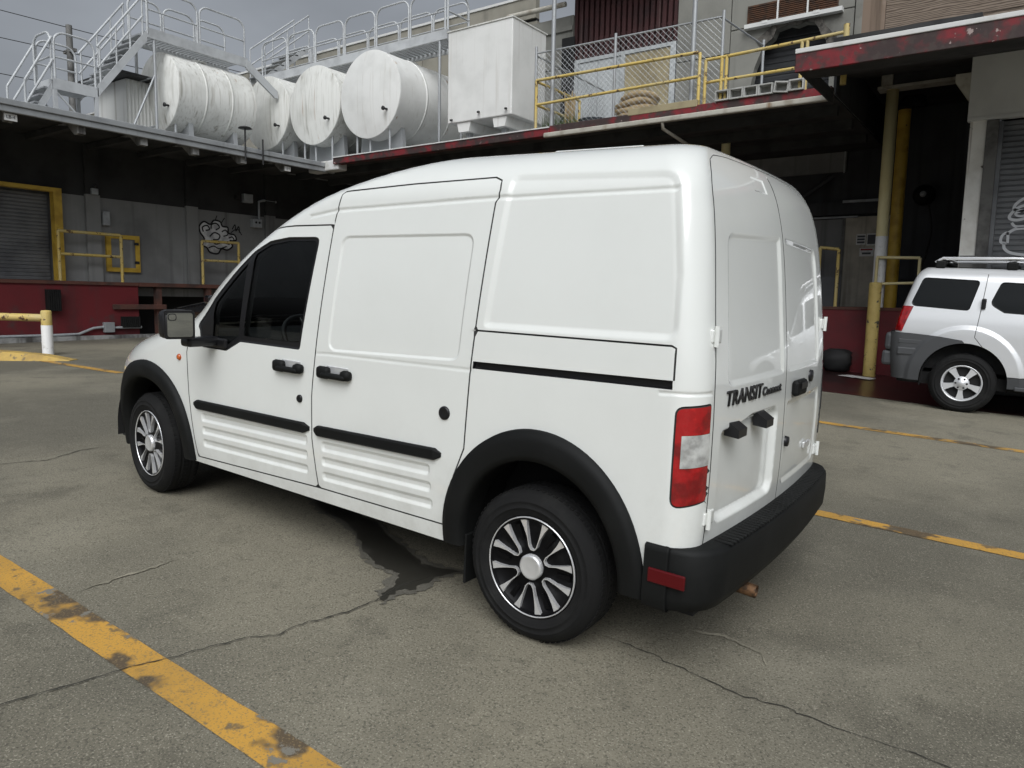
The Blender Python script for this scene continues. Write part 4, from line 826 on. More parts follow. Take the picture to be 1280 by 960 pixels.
for k in range(int((7.02 - 3.2 + H) / st)):
    x = 3.2 - H + k * st
    for sg in (1, -1):
        if sg > 0: t0, t1 = max(0, 3.2 - x), min(H, 7.02 - x); a, b = (x + t0, ZD + t0), (x + t1, ZD + t1)
        else: t0, t1 = max(0, 3.2 - x), min(H, 7.02 - x); a, b = (x + t0, 6.20 - t0), (x + t1, 6.20 - t1)
        if t1 > t0: wire((a[0], yf + .012 * sg, a[1]), (b[0], yf + .012 * sg, b[1]))
for k in range(int((2.85 + H) / st)):
    y = -12.3 - H + k * st
    for sg in (1, -1):
        t0, t1 = max(0, -12.3 - y), min(H, yf - y)
        if t1 > t0:
            a, b = ((y + t0, ZD + t0), (y + t1, ZD + t1)) if sg > 0 else ((y + t0, 6.2 - t0), (y + t1, 6.2 - t1)); wire((7.02, a[0], a[1]), (7.02, b[0], b[1]))
cho = ch.build('wire_mesh', GALV, CF); cho['kind'] = 'stuff'
for x, lab in ((6.56, 'tall thin grey pole on the terrace next to the white box'), (3.68, 'tall pale pole on the terrace between two yellow railings')):
    tag(MB().tube([(x, -9.35, ZD), (x, -9.35, 8.6)], .042, 10).build('terrace_pole', GALV), lab, 'pole')
# clutter on the terrace
hz = thing('hose_coil', 'tan coiled hose heaped on the terrace behind the fence', 'hose', (5.2, -10.0, ZD))
for k in range(5):
    rr = .40 - .015 * k + random.uniform(-.02, .02); cx, cy = 5.0 + random.uniform(-.05, .05), -9.95 + random.uniform(-.03, .03); zz = 4.72 + k * .115
    MB().tube([(cx + rr * cos(t), cy + rr * .8 * sin(t), zz + .03 * sin(t * 2 + k)) for t in np.linspace(0, 2 * pi, 29)], .06, 8, cap=False).build('coil', ROPE, hz)
tb = thing('tub', 'dark blue grey tub on the terrace beside the coiled hose', 'tub', (5.85, -9.75, ZD)); MB().lathe([(.0, 0), (.24, 0), (.29, .22), (.30, .22), (.275, .20), (.24, .02), (0, .02)], (5.85, -9.75, ZD), (0, 0, 1), 24).build('shell', BIN, tb)
cn2 = thing('cane_bundle', 'bundle of tan canes standing at the terrace corner', 'canes', (6.45, -9.7, ZD))
for k in range(14): x = 6.2 + random.random() * .4; MB().tube([(x, -9.75 + random.uniform(-.1, .1), ZD), (x + random.uniform(-.05, .05), -9.75, 5.25 + random.random() * .3)], .014, 5).build('cane', STRAW, cn2)
wd_ = MB()
for k in range(260):
    x = 6.0 + random.random() * .85; y = -9.35 - random.random() * .25; h_ = .12 + random.random() * .32; a = random.random() * 6.28; l = .05
    wd_.add([(x, y, ZD), (x + .012, y, ZD), (x + l * cos(a) + .004, y + l * sin(a), ZD + h_)], [(0, 1, 2)])
o_ = wd_.build('weeds', LEAF); tag(o_, 'green weeds growing on the terrace edge by the white box', 'weeds'); o_['kind'] = 'stuff'
names = ('first', 'second', 'third', 'fourth')
for k in range(6):
    x0 = 3.13 - k * .238; lift = .05 if k == 4 else 0
    b_ = thing('cinder_block', ('grey cinder block under the paired yellow posts at the end of the row', 'second cinder block from the paired yellow posts', 'third cinder block from the paired yellow posts', 'fourth cinder block from the paired yellow posts', 'tilted cinder block lying on the terrace edge', 'cinder block next to the tilted one below the shutter')[k], 'block', (x0 - .1, -9.1, 4.69), 'cinder blocks in a row on the terrace edge')
    fr_ = MB()
    z0 = 4.692 if k < 6 else 4.7
    yb0, yb1 = -9.24, -9.03
    fr_.box((x0, yb0, z0), (x0 - .022, yb1, z0 + .17)); fr_.box((x0 - .208, yb0, z0), (x0 - .23, yb1, z0 + .17)); fr_.box((x0 - .022, yb0, z0), (x0 - .208, yb1, z0 + .022)); fr_.box((x0 - .022, yb0, z0 + .148), (x0 - .208, yb1, z0 + .17)); fr_.box((x0 - .022, yb0, z0 + .022), (x0 - .208, yb0 + .05, z0 + .148))
    o2 = fr_.build('block_shell', BLOCK, b_)
    if k == 4: b_.rotation_euler = (0, radians(-8), 0)
# ================================================================== tanks
def tank(x, y0, y1, zc, R, mat, lab, dome=.10):
    t = thing('storage_tank', lab, 'tank', (x, (y0 + y1) / 2, ZD), 'white storage tanks on the roof')
    Lh = y0 - y1; bl_ = .05
    MB().lathe([(R - .006, .0), (R + .004, .02), (R, .05)] + [(R + .001 * (k % 2), .05 + (Lh - .1) * k / 12) for k in range(1, 12)] + [(R, Lh - .05), (R - .01, Lh)], (x, y0, zc), (0, -1, 0), 64).build('tank_body', mat, t)
    MB().lathe([(0, dome)] + [(R * s_, dome * (1 - s_ * s_)) for s_ in (.2, .4, .6, .75, .88, .96)] + [(R - .004, 0)], (x, y0, zc), (0, 1, 0), 64).build('tank_end', mat, t)
    MB().lathe([(0, dome)] + [(R * s_, dome * (1 - s_ * s_)) for s_ in (.2, .4, .6, .75, .88, .96)] + [(R - .004, 0)], (x, y1, zc), (0, -1, 0), 40).build('tank_end', mat, t)
    for k_ in (.33, .66): MB().lathe([(R, 0), (R + .012, .004), (R + .012, .05), (R, .054)], (x, y0 - Lh * k_, zc), (0, -1, 0), 64).build('weld_band', mat, t)
    for y in (y0 - .45, y1 + .45):
        MB().prism([(-R * .75, 0), (R * .75, 0)] + [(R * 1.0 * sin(a), zc - ZD - 1.0 * R * cos(a)) for a in np.linspace(.72, -.72, 13)], (x, y - .06, ZD), (1, 0, 0), (0, 0, 1), (0, .12, 0)).build('saddle', GALV, t)
    for dx in (-.55, 0.1, .55): MB().tube([(x + dx * R, y0 - .12, ZD), (x + dx * R, y0 - .12, zc - R * sqrt(1 - dx * dx) * .98)], .03, 8).build('leg', GALV, t)
    MB().tube([(x - R * .62, y0 - .02, zc - R * .42), (x - R * .62, y0 + .20, zc - R * .42)], .025, 8).build('outlet_pipe', DKMET, t); MB().lathe([(0, .04), (.05, .03), (.05, 0)], (x - R * .62, y0 + .16, zc - R * .42), (0, 1, 0), 10).build('valve', DKMET, t)
    MB().lathe([(.22, 0), (.22, .05), (.0, .06)], (x, (y0 + y1) / 2, zc + R - .01), (0, 0, 1), 20).build('manhole', mat, t)
    return t
tank(16.05, -6.65, -8.75, 6.10, .92, TANK, 'streaked white tank under the catwalk next to the corrugated shed', .16)
tank(16.12, -9.75, -12.2, 6.27, .97, TANK, 'dirty white tank standing next to the end of the streaked catwalk tank')
tank(14.06, -9.70, -12.3, 6.20, .98, TANK, 'dirty white tank with grey lower rim in the middle of the row')
tank(11.98, -9.65, -12.4, 6.17, 1.02, TANKC, 'clean white tank with rust runs beside the big white box')
BT = thing('box_tank', 'large white rectangular steel tank with rust streaks on the terrace edge', 'tank', (8.5, -10.1, ZD))
MB().bbox((7.65, -10.75, 5.15), (9.38, -9.5, 7.10), .02).build('casing', TANKC, BT); box('lid_seam', TANK, (7.63, -10.77, 7.06), (9.40, -9.48, 7.085), BT)
for x in (7.98, 8.95): MB().prism([(-.14, 0), (.14, 0), (.19, .20), (-.19, .20)], (x, -10.7, ZD + .31), (1, 0, 0), (0, 0, 1), (0, 1.16, 0)).build('skid', TANKC, BT)
for x in (7.98, 8.95):
    for y in (-10.5, -9.75): box('foot', GALV, (x - .06, y - .06, ZD), (x + .06, y + .06, ZD + .32), BT)
for x, z in ((9.25, 5.22), (8.5, 5.30), (7.78, 5.28)): MB().tube([(x, -9.5, z), (x - .04, -9.40, z - .03)], .022, 8).build('drain_valve', DKMET, BT)
# ================================================================== stairs and catwalks on the roof
def hoops(par, A, B, h, n, r=.024, mat=ALUM, mid=True):
    A, B = Vector(A), Vector(B); d = (B - A) / n; l = d.length; u = d / l
    for i in range(n):
        a = A + d * i + u * .03; b = A + d * (i + 1) - u * .03; rr = min(.22, (b - a).length * .3, h * .4); Z = Vector((0, 0, 1)); pts = [a, a + Z * (h - rr)]
        for k in range(1, 6): t = pi / 2 * k / 6; pts.append(a + Z * (h - rr + rr * sin(t)) + u * rr * (1 - cos(t)))
        pts += [a + Z * h + u * rr, b + Z * h - u * rr]
        for k in range(1, 6): t = pi / 2 * k / 6; pts.append(b + Z * (h - rr + rr * cos(t)) - u * rr * (1 - sin(t)))
        pts += [b + Z * (h - rr), b]
        m = MB().tube(pts, r, 8); hp = m.build('hoop_rail', mat, par)
        if mid: MB().tube([a + Z * h * .48, b + Z * h * .48], r * .85, 8).build('mid_rail', mat, par)
ST = thing('roof_stair', 'white metal stair with landing climbing the roof to the catwalk', 'stair', (15.9, -4.5, 4.6))
xa_, xb_ = 15.5, 16.35
box('landing', ALUM, (xa_, -4.97, 5.62), (xb_, -4.10, 5.70), ST); MB().box((xa_ - .02, -4.99, 5.52), (xa_ + .02, -4.08, 5.74)).build('landing_edge', ALUM, ST); MB().box((xa_, -4.12, 5.52), (xb_, -4.08, 5.74)).build('landing_edge', ALUM, ST)
for x in (xa_ + .02, xb_): 
    for y in (-4.95, -4.12): MB().box((x - .035, y - .035, 4.6), (x + .035, y + .035, 5.62)).build('leg', ALUM, ST)
    MB().tube([(x, -4.12, 5.5), (x, -4.95, 4.7)], .022, 6).build('brace', ALUM, ST)
def flight(x0, x1, ya, za, yb, zb_, n):
    for x in (x0, x1): MB().prism([(ya, za - .18), (ya, za + .06), (yb, zb_ + .06), (yb, zb_ - .18)], (x - .02, 0, 0), (0, 1, 0), (0, 0, 1), (.04, 0, 0)).build('stringer', ALUM, ST)
    for k in range(n):
        t = (k + .5) / n; y = ya + (yb - ya) * t; z = za + (zb_ - za) * t; box('tread', GALV, (x0, y - .11, z - .01), (x1, y + .11, z + .02), ST)
flight(xa_, xb_, -4.97, 5.72, -6.12, 7.22, 8); flight(xa_ + .1, xb_, -4.10, 5.62, -3.55, 4.62, 6)
for x in (xa_, xb_):
    for dz in (.42, .85): MB().tube([(x, -5.0, 5.75 + dz), (x, -6.05, 7.15 + dz)], .024, 8).build('handrail', ALUM, ST)
    for t in (.05, .4, .7, .98): y = -5.0 - 1.05 * t; z = 5.75 + 1.4 * t; MB().tube([(x, y, z), (x, y, z + .86)], .022, 8).build('baluster', ALUM, ST)
    for dz in (.45, .9): MB().tube([(x, -4.10, 5.66 + dz), (x, -3.55, 4.66 + dz)], .024, 8).build('handrail', ALUM, ST)
    MB().tube([(x, -3.55, 4.6), (x, -3.55, 5.56)], .024, 8).build('baluster', ALUM, ST)
hoops(ST, (xa_, -4.97, 5.70), (xa_, -4.10, 5.70), .98, 1); hoops(ST, (xa_, -4.08, 5.70), (xb_, -4.08, 5.70), .98, 1); hoops(ST, (xb_, -4.1, 5.70), (xb_, -4.97, 5.70), .98, 1)
CW = thing('catwalk', 'white metal catwalk with hooped rails running from the stair over the streaked tank', 'catwalk', (15.9, -7.3, 4.6))
MB().box((xa_ - .02, -8.75, 7.12), (xa_ + .03, -6.12, 7.34)).build('edge_beam', ALUM, CW); MB().box((xb_ - .03, -8.75, 7.12), (xb_ + .02, -6.12, 7.34)).build('edge_beam', ALUM, CW)
for k in range(26): box('grating_bar', GALV, (xa_ + .03, -6.15 - k * .1, 7.22), (xb_ - .03, -6.10 - k * .1 - .02, 7.27), CW)
hoops(CW, (xa_, -6.12, 7.3), (xa_, -8.70, 7.3), .92, 2); hoops(CW, (xb_, -6.12, 7.3), (xb_, -8.70, 7.3), .92, 3)
MB().tube([(xa_, -6.14, 7.2), (xa_, -6.14, 8.6)], .03, 8).build('post', ALUM, CW)
for x in (xa_ + .02, xb_ - .02): MB().tube([(x, -6.3, 4.6), (x, -6.3, 7.15)], .035, 8).build('leg', GALV, CW)
for z in (5.2, 6.3): MB().tube([(xa_ + .02, -6.3, z), (xb_ - .02, -6.3, z)], .022, 6).build('brace', GALV, CW)
MB().tube([(xa_ + .02, -6.3, 6.35), (xa_ + .02, -5.55, 4.62)], .025, 6).build('brace', GALV, CW)
MB().prism([(-8.70, 7.32), (-8.70, 7.08), (-9.55, 6.55), (-9.65, 6.55), (-9.65, 6.72)], (xa_ - .03, 0, 0), (0, 1, 0), (0, 0, 1), (.05, 0, 0)).build('step_stringer', ALUM, CW)
C2 = thing('catwalk', 'white metal catwalk with hooped rails crossing behind the row of tanks', 'catwalk', (13, -10.6, 4.6))
MB().box((10.3, -10.52, 7.38), (17.4, -10.46, 7.60)).build('edge_beam', ALUM, C2); MB().box((10.3, -11.36, 7.38), (17.4, -11.30, 7.60)).build('edge_beam', ALUM, C2); MB().box((10.25, -11.36, 7.38), (10.3, -10.46, 7.60)).build('edge_beam', ALUM, C2)
for k in range(47): box('grating_bar', GALV, (10.36 + k * .15, -11.3, 7.46), (10.36 + k * .15 + .07, -10.52, 7.51), C2)
hoops(C2, (17.3, -10.49, 7.58), (10.3, -10.49, 7.58), .92, 6); hoops(C2, (17.3, -11.33, 7.58), (10.3, -11.33, 7.58), .92, 6, .022); hoops(C2, (10.28, -10.5, 7.58), (10.28, -11.33, 7.58), .92, 1)
for x in (10.5, 12.6, 14.7, 17.0):
    for y in (-10.5, -11.32): MB().tube([(x, y, ZD), (x, y, 7.4)], .035, 8).build('leg', GALV, C2)
S3 = thing('roof_stair', 'short white stair with crossed rails behind the first small tank', 'stair', (17.6, -11.5, 4.6))
for x in (17.3, 18.0):
    MB().prism([(-10.6, 7.45), (-10.6, 7.65), (-12.2, 8.95), (-12.2, 8.75)], (x, 0, 0), (0, 1, 0), (0, 0, 1), (.04, 0, 0)).build('stringer', ALUM, S3)
    for dz in (.45, .9): MB().tube([(x, -10.6, 7.6 + dz), (x, -12.2, 8.9 + dz)], .022, 8).build('handrail', ALUM, S3)
    for t in (0, .5, 1): MB().tube([(x, -10.6 - 1.6 * t, 7.6 + 1.3 * t), (x, -10.6 - 1.6 * t, 8.5 + 1.3 * t)], .02, 8).build('baluster', ALUM, S3)
    MB().tube([(x, -12.2, 4.6), (x, -12.2, 8.8)], .03, 8).build('leg', ALUM, S3)
for k in range(6): box('tread', GALV, (17.3, -10.75 - k * .26, 7.66 + k * .21), (18.0, -10.55 - k * .26, 7.69 + k * .21), S3)
# shed beside the first tank
SH = thing('roof_shed', 'small corrugated white shed with dark flat roof beside the streaked tank', 'shed', (16.6, -6.1, 4.6))
cg = MB()
xs_ = 16.15
pts = []
for k in range(40): pts.append((-5.95 - k * .022, xs_ + (.018 if k % 4 in (1, 2) else 0)))
cg.add([(x, y, z) for y, x in pts for z in (4.6, 6.28)], [(2 * k, 2 * k + 1, 2 * k + 3, 2 * k + 2) for k in range(39)]); cg.build('corrugated_side', CORRW, SH)
MB().box((xs_ + .02, -6.8, 4.6), (17.6, -5.95, 6.28)).build('walls', CORRW, SH); MB().box((15.85, -6.72, 6.30), (17.8, -5.60, 6.36)).build('roof', DKMET, SH)
# pole and wires
UP = thing('utility_pole', 'dark wooden utility pole rising behind the roof stair', 'pole', (32.3, -12, 0)); MB().tube([(32.3, -12, 0), (32.3, -12, 12.3)], [.16, .12], 10).build('pole_shaft', PILD, UP); box('crossarm', PILD, (31.9, -12.1, 11.2), (32.7, -11.9, 11.32), UP)
for k, (z, zz, lab) in enumerate(((12.2, 13.6, 'highest thin power line sagging past the pole'), (11.2, 12.2, 'middle thin power line sagging past the pole'), (9.8, 10.8, 'lowest thin power line sagging past the pole'))):
    P = [(32.3 + (46 - 32.3) * 0 + t * 10 - 4, -12 + (1 - t) * 0 + t * 24 - 9.6 + 0 * t, zz + (z - zz) * 0 - (1 - t) * 0 + (zz - z) * (t - .4) / .6 - (zz - z)) for t in np.linspace(0, 1, 9)]
    tag(MB().tube(P, .016, 4).build('power_line', CABLE), lab, 'wire', 'power lines on the utility pole')
# standpipes on the canopy edge
for y, lab in ((-6.85, 'thin vent pipe with flat cap on the canopy roof edge'), (-7.3, 'short thin rod on the canopy roof edge')):
    t = thing('vent_pipe', lab, 'pipe', (13.05, y, 4.3)); MB().tube([(12.93, y, 4.25), (12.93, y, 4.95 if y > -7 else 4.8)], .018, 6).build('stem', DKMET, t)
    if y > -7: MB().lathe([(0, .06), (.12, .03), (.15, 0), (0, 0)], (12.93, y, 4.95), (0, 0, 1), 14).build('cap', DKMET, t)
# valve tree on the tank row
# ================================================================== the white van
def hyv(z): return .885 - (.075 * ((z - 1) / .85) ** 1.6 if z > 1 else 0)
van = thing('delivery_van', 'white high-roof delivery van with black bumpers and wheel arches on the concrete yard', 'van')
place(van, 0, 0, 0)
SV = Shell(hy=[(.28, .853), (.37, .868), (.47, .879), (.6, .885), (.8, .887), (1.0, .885)] + [(z, hyv(z)) for z in (1.1, 1.2, 1.35, 1.5, 1.65, 1.8, 1.9, 1.98)],
           xr=[(.28, -.67), (.57, -.690), (.73, -.694), (1.1, -.684), (1.35, -.658), (1.67, -.612), (1.80, -.580), (1.98, -.53)],
           xa=[(.28, 2.8), (.74, 2.8), (.80, 2.78), (.89, 2.70), (.96, 2.58), (1.02, 2.44), (1.07, 2.30), (1.12, 2.20), (1.17, 2.13), (1.316, 2.0), (1.474, 1.81), (1.61, 1.60), (1.70, 1.42), (1.78, 1.22), (1.86, .97), (1.93, .70), (1.98, .5)],
           xf=[(.28, 3.74), (.45, 3.79), (.7, 3.77), (.80, 3.71), (.89, 3.58), (.96, 3.40), (1.02, 3.16), (1.07, 2.92), (1.12, 2.76), (1.17, 2.67), (1.316, 2.48), (1.474, 2.26), (1.61, 2.03), (1.70, 1.86), (1.78, 1.68), (1.86, 1.42), (1.93, 1.12), (1.98, .8)],
           z0=.30, z1=1.77, h=.20, rr=.215, rc=.115, bow=.035, Lc=1.1, n=2.35, rows=[(.88, 1.16, .009)], crown=.03, mid=.35)
C_ = lambda L_: [(SV.toC(x, z), z) for x, z in L_]
Rc = lambda L_: [(SV.rearC(y, z), z) for y, z in L_]
bs = [(1.226, 1.66), (1.262, 1.35), (1.314, .90), (1.320, .83), (1.318, .62), (1.300, .50), (1.292, .44), (1.284, .372)]
dtop = [(2.352, 1.17), (2.204, 1.322), (2.014, 1.483), (1.90, 1.565), (1.80, 1.617), (1.66, 1.645), (1.506, 1.655)]
fdoor = C_([(2.352, .335), (2.400, .70), (2.415, .94), (2.40, 1.06)] + dtop + bs)
slide_top = [(1.226, 1.66), (1.205, 1.76), (1.196, 1.80), (1.175, 1.815), (.75, 1.838), (.31, 1.852), (.276, 1.838), (.270, 1.80), (.274, 1.768), (.285, 1.745), (.334, 1.081), (.351, .74), (.40, .62), (.452, .47), (.456, .379)]
sdoor = C_(slide_top + bs[::-1])
win = round_poly([(1.316, 1.603), (1.415, 1.050), (1.905, 1.045), (2.03, .985), (2.265, .985), (2.30, 1.112), (2.165, 1.262), (1.95, 1.44), (1.83, 1.525), (1.70, 1.578), (1.55, 1.600)], [.03, .02, .05, .05, .02, .03, 0, 0, 0, 0, 0], 3)
glass_main = round_poly([(1.338, 1.585), (1.432, 1.082), (1.888, 1.078), (1.817, 1.512), (1.70, 1.56), (1.55, 1.582)], [.025, .015, .02, .02, 0, 0], 3)
glass_q = round_poly([(1.93, 1.072), (2.04, 1.012), (2.168, 1.016), (2.150, 1.24), (1.94, 1.418), (1.875, 1.466)], [.02, .03, .03, 0, 0, 0], 3)
panel = round_poly(C_([(1.162, 1.612), (.367, 1.630), (.398, 1.098), (1.216, 1.062)]), .055)
rinset = round_poly(C_([(.235, 1.868), (-.488, 1.858), (-.545, 1.50), (-.556, 1.262), (.292, 1.243)]), [.05, .09, .02, .05, .03])
rail = C_([(.322, 1.110), (-.545, 1.135), (-.547, 1.104), (.324, 1.080)])
def lampc(z, k): return float(SV.ca(z)) - SV.rc * pi / 2 * k
lamp = round_poly([(-.566, 1.045), (lampc(1.05, .90), 1.058), (lampc(.70, .90), .718), (-.572, .692)], [.03, .012, .012, .03])
lampw = [(-.592, .950), (lampc(.955, .90), .9585), (lampc(.84, .90), .8475), (-.594, .836)]
rd_y = .765
rdoor_seam = [(SV.rearC(y, z), z) for y, z in ((.765, .30), (.765, .45), (.765, .6), (.765, .8), (.762, 1.0), (.757, 1.2), (.745, 1.4), (.725, 1.6), (.70, 1.75), (.665, 1.85), (.62, 1.92), (.56, 1.955), (.44, 1.972), (.2, 1.978), (0.02, 1.978), (-.05, 1.978))]
rdoor = rdoor_seam + [(-3.2, 1.978), (-3.2, .30)]
up_in = round_poly(Rc([(.615, 1.655), (.03, 1.675), (.03, 1.105), (.655, 1.10)]), [.05, .02, .02, .05])
up_inR = up_in
lic = round_poly(Rc([(.70, .955), (.52, .965), (.40, .985), (.085, .985), (.085, .60), (.70, .60)]), [.04, .03, .03, .06, .06, .05])
low_in = round_poly(Rc([(.70, .985), (.03, .985), (.03, .60), (.70, .60)]), .05)
vent = round_poly(Rc([(.26, 1.905), (.10, 1.905), (.10, 1.835), (.26, 1.835)]), .008)
def capC(k, z): return float(SV.xa(z)) + SV.Lc * k
wsh = [(capC(.30, z), z) for z in (1.09, 1.25, 1.4, 1.55, 1.70, 1.79)] + [(capC(1.2, 1.79), 1.79), (capC(1.5, 1.4), 1.4), (capC(1.2, 1.09), 1.09)]
headl = round_poly([(capC(.44, .86), .86), (capC(.62, .86), .85), (capC(.72, .66), .66), (capC(.46, .66), .68)], .02)
gril = round_poly([(capC(.52, .80), .80), (capC(1.02, .80), .80), (capC(1.02, .68), .68), (capC(.54, .68), .68)], .01)
fbump = [(SV.toC(3.34, .30), .29), (SV.toC(3.34, .62), .69), (SV.toC(3.5, .64), .69), (capC(.7, .64), .62), (capC(1.05, .64), .60), (capC(1.05, .30), .29)]
marker = round_poly(C_([(3.48, .665), (3.37, .665), (3.37, .60), (3.48, .60)]), .008)
ribsF = [round_poly(C_([(2.285, a), (1.352, a + .022), (1.352, b + .022), (2.285, b)]), .022) for a, b in ((.552, .612), (.478, .534), (.402, .458))]
ribsS = [round_poly(C_([(1.255, a), (.535 - i * .008, a + .018), (.535 - i * .008, b + .018), (1.255, b)]), .024) for i, (a, b) in enumerate(((.562, .622), (.488, .544), (.412, .468)))]
holes = [arch_poly(-.02, .36, .44, .485, .28), arch_poly(2.87, .36, .45, .465, .28, S=SV), [(-3, .28), (-3, .36), (-.43, .36), (-.43, .28)]]
def van_feats(right):
    f = [('seam', fdoor, True, None), ('seam', C_(slide_top), False, None), ('seam', rdoor_seam, False, None), ('seam', [(SV.rearC(0, z), z) for z in np.arange(.30, 1.97, .04)], False, None), ('seam', [(1.284, .372), (.456, .379)], False, None),
         ('inset', panel, True, (.016, .007)), ('inset', rinset, True, (.035, .011)), ('inset', rail, True, (.006, .022)),
         ('seam', C_([(.330, 1.236), (-.530, 1.252), (-.545, 1.245), (-.549, 1.135)]), False, None),
         ('crease', C_([(1.40, 1.700), (1.205, 1.728), (.286, 1.767), (-.013, 1.776), (-.478, 1.787)]), False, (.016, .006)),
         ('crease', C_([(1.285, 1.045), (1.216, 1.050), (.33, 1.072)]), False, (.014, .0025)),
         ('crease', [(-.50, 1.088), (-.56, 1.092), (lampc(1.09, .9), 1.095)], False, (.012, .004)),
         ('inset', [tuple(p) for p in C_(win)], True, (.012, .006)), ('seam', lamp, True, None),
         ('inset', up_in, True, (.028, .010)), ('edge', headl, True, None)]
    f += [('inset', r, True, (.022, .011)) for r in ribsF + ribsS]
    if not right: f += [('inset', lic, True, (.032, .030)), ('inset', vent, True, (.010, .004))]
    else: f += [('inset', low_in, True, (.03, .008))]
    return f
regs = [('glass_main', C_(glass_main)), ('glass_q', C_(glass_q)), ('frame', C_(win)), ('fdoor', fdoor), ('rail', rail), ('lampw', lampw), ('lamp', lamp), ('sdoor', sdoor), ('rdoor', rdoor), ('wsh', wsh), ('headl', headl), ('gril', gril), ('marker', marker), ('fbump', fbump)]
RN = {n: i for i, (n, _) in enumerate(regs)}
body = []; lin = []; wparts = []; frontb = []; grl = []
for sgn in (1, -1):
    mir = sgn < 0
    SV.tri(van_feats(mir), regs, holes)
    g = lambda *n, off=0.0: SV.part([RN[k] if k else -1 for k in n], off, mir)
    body += [g(None), SV.roof(mir)]
    lin.append(SV.part(None, -.035, mir, sel=~np.isin(SV.lab, [RN['glass_main'], RN['glass_q'], RN['wsh']])))
    wparts.append(g('wsh', off=-.004)); frontb.append(g('fbump', off=.006)); grl.append(g('gril', off=-.005))
    fd = mesh_obj('front_door', [g('fdoor')], PAINT, van)
    fr = mesh_obj('window_frame', [g('frame')], BLACKG, fd)
    mesh_obj('window', [g('glass_main', off=-.006)], GLASSV, fd); mesh_obj('quarter_window', [g('glass_q', off=-.006)], GLASSV, fd)
    sdo = mesh_obj('sliding_door', [g('sdoor')], PAINT, van)
    rdo = mesh_obj('rear_door', [g('rdoor')], PAINT, van)
    mesh_obj('slide_rail', [g('rail')], BLACKG, van)
    cz = SV.V[SV.F][:, :, 1].mean(1); il = SV.lab == RN['lamp']
    tl = mesh_obj('tail_light', [SV.part(None, .004, mir, sel=il & (cz > .9))], RED, van); mesh_obj('reversing_lens', [g('lampw', off=.006)], CLEARL, tl)
    mesh_obj('turn_lens', [SV.part(None, .004, mir, sel=il & (cz <= .9))], RED, tl)
    mesh_obj('headlight', [g('headl', off=.004)], CLEARL, van); mesh_obj('side_marker', [g('marker', off=.012)], ORANGE, van)
    def onS(x, z, off):
        c = np.array([SV.toC(x, z)]); zz = np.array([z]); p = SV.P(c, zz)[0] + SV.nrm(c, zz)[0] * off; return np.array([p[0], p[1] * sgn, p[2]])
    def onR(y, z, off):
        c = np.array([SV.rearC(y, z)]); zz = np.array([z]); p = SV.P(c, zz)[0] + SV.nrm(c, zz)[0] * off; return np.array([p[0], p[1] * sgn, p[2]])
    def strip(x0, z0, x1, z1, hh, proud, name, par):
        vs = []; n = 24; prof = [(-1, -.004), (-1, proud * .6), (-.75, proud), (.75, proud), (1, proud * .6), (1, -.004)]
        for i in range(n + 1):
            t = i / n; x = x0 + (x1 - x0) * t; z = z0 + (z1 - z0) * t; e = min(1, (.35 + min(t, 1 - t) * 40)); 
            vs += [tuple(onS(x, z + hh * e * u, o * min(1, .3 + min(t, 1 - t) * 40))) for u, o in prof]
        m = len(prof); fs = [(i * m + k, i * m + k + 1, (i + 1) * m + k + 1, (i + 1) * m + k) for i in range(n) for k in range(m - 1)]
        fs += [tuple(range(m)), tuple(range(n * m, n * m + m))[::-1]]
        mb = MB().add(vs, [f if sgn > 0 else f[::-1] for f in fs]); bo = mb.build(name, BLACKP, par, True)
        return bo
    strip(2.348, .652, 1.334, .667, .026, .02, 'side_moulding', fd); strip(1.300, .667, .474, .690, .026, .02, 'side_moulding', sdo)
    def handle(x0, x1, z, par):
        h_ = MB()
        def lump(xa, xb, za, zb, o0, o1, r):
            bm = MB().bbox((xa, o0, za), (xb, o1, zb), r); y0 = onS((xa + xb) / 2, z, 0)[1]
            h_.add([(v[0], y0 + sgn * v[1], v[2]) for v in bm.v], [f if sgn > 0 else f[::-1] for f in bm.f], True)
        lump(x1, x1 + .062, z - .024, z + .026, -.005, .036, .02); lump(x0 - .085, x0, z - .030, z + .030, -.005, .032, .022)
        lump(x1 + .02, x0 - .04, z - .024, z + .004, .008, .040, .012)
        ho = h_.build('door_handle', BLACKP, par, True)
        q = MB(); bm = MB().bbox((x1 + .03, -.004, z - .03), (x0 - .05, .0035, z + .034), .012); y0 = onS((x0 + x1) / 2, z, 0)[1]
        q.add([(v[0], y0 + sgn * v[1], v[2]) for v in bm.v], [f if sgn > 0 else f[::-1] for f in bm.f]); q.build('handle_cup', SILVER, ho, True)
    handle(1.600, 1.375, .958, fd); handle(1.262, 1.03, .962, sdo)
    for (x, z, rr, par) in ((1.408, .808, .016, fd), (.462, .875, .024, sdo)):
        p = onS(x, z, 0); MB().lathe([(rr * 1.25, -.002), (rr * 1.2, .006), (rr, .010), (rr * .6, .006), (0, .007)], p, (0, sgn, 0), 20).build('lock', BLACKG, par, True)
    p = onS(2.49, .925 - .02, 0); MB().lathe([(.019, -.002), (.018, .006), (.013, .012), (0, .013)], p, (0, sgn, 0), 18).build('turn_lamp', ORANGE, van, True)
    # mirror
    mh = MB().bbox((2.085, 1.040 * sgn, 1.055), (2.175, 1.195 * sgn, 1.205), .03); mo = mh.build('door_mirror', BLACKG, van, True)
    for pl in mo.data.polygons: pl.use_smooth = True
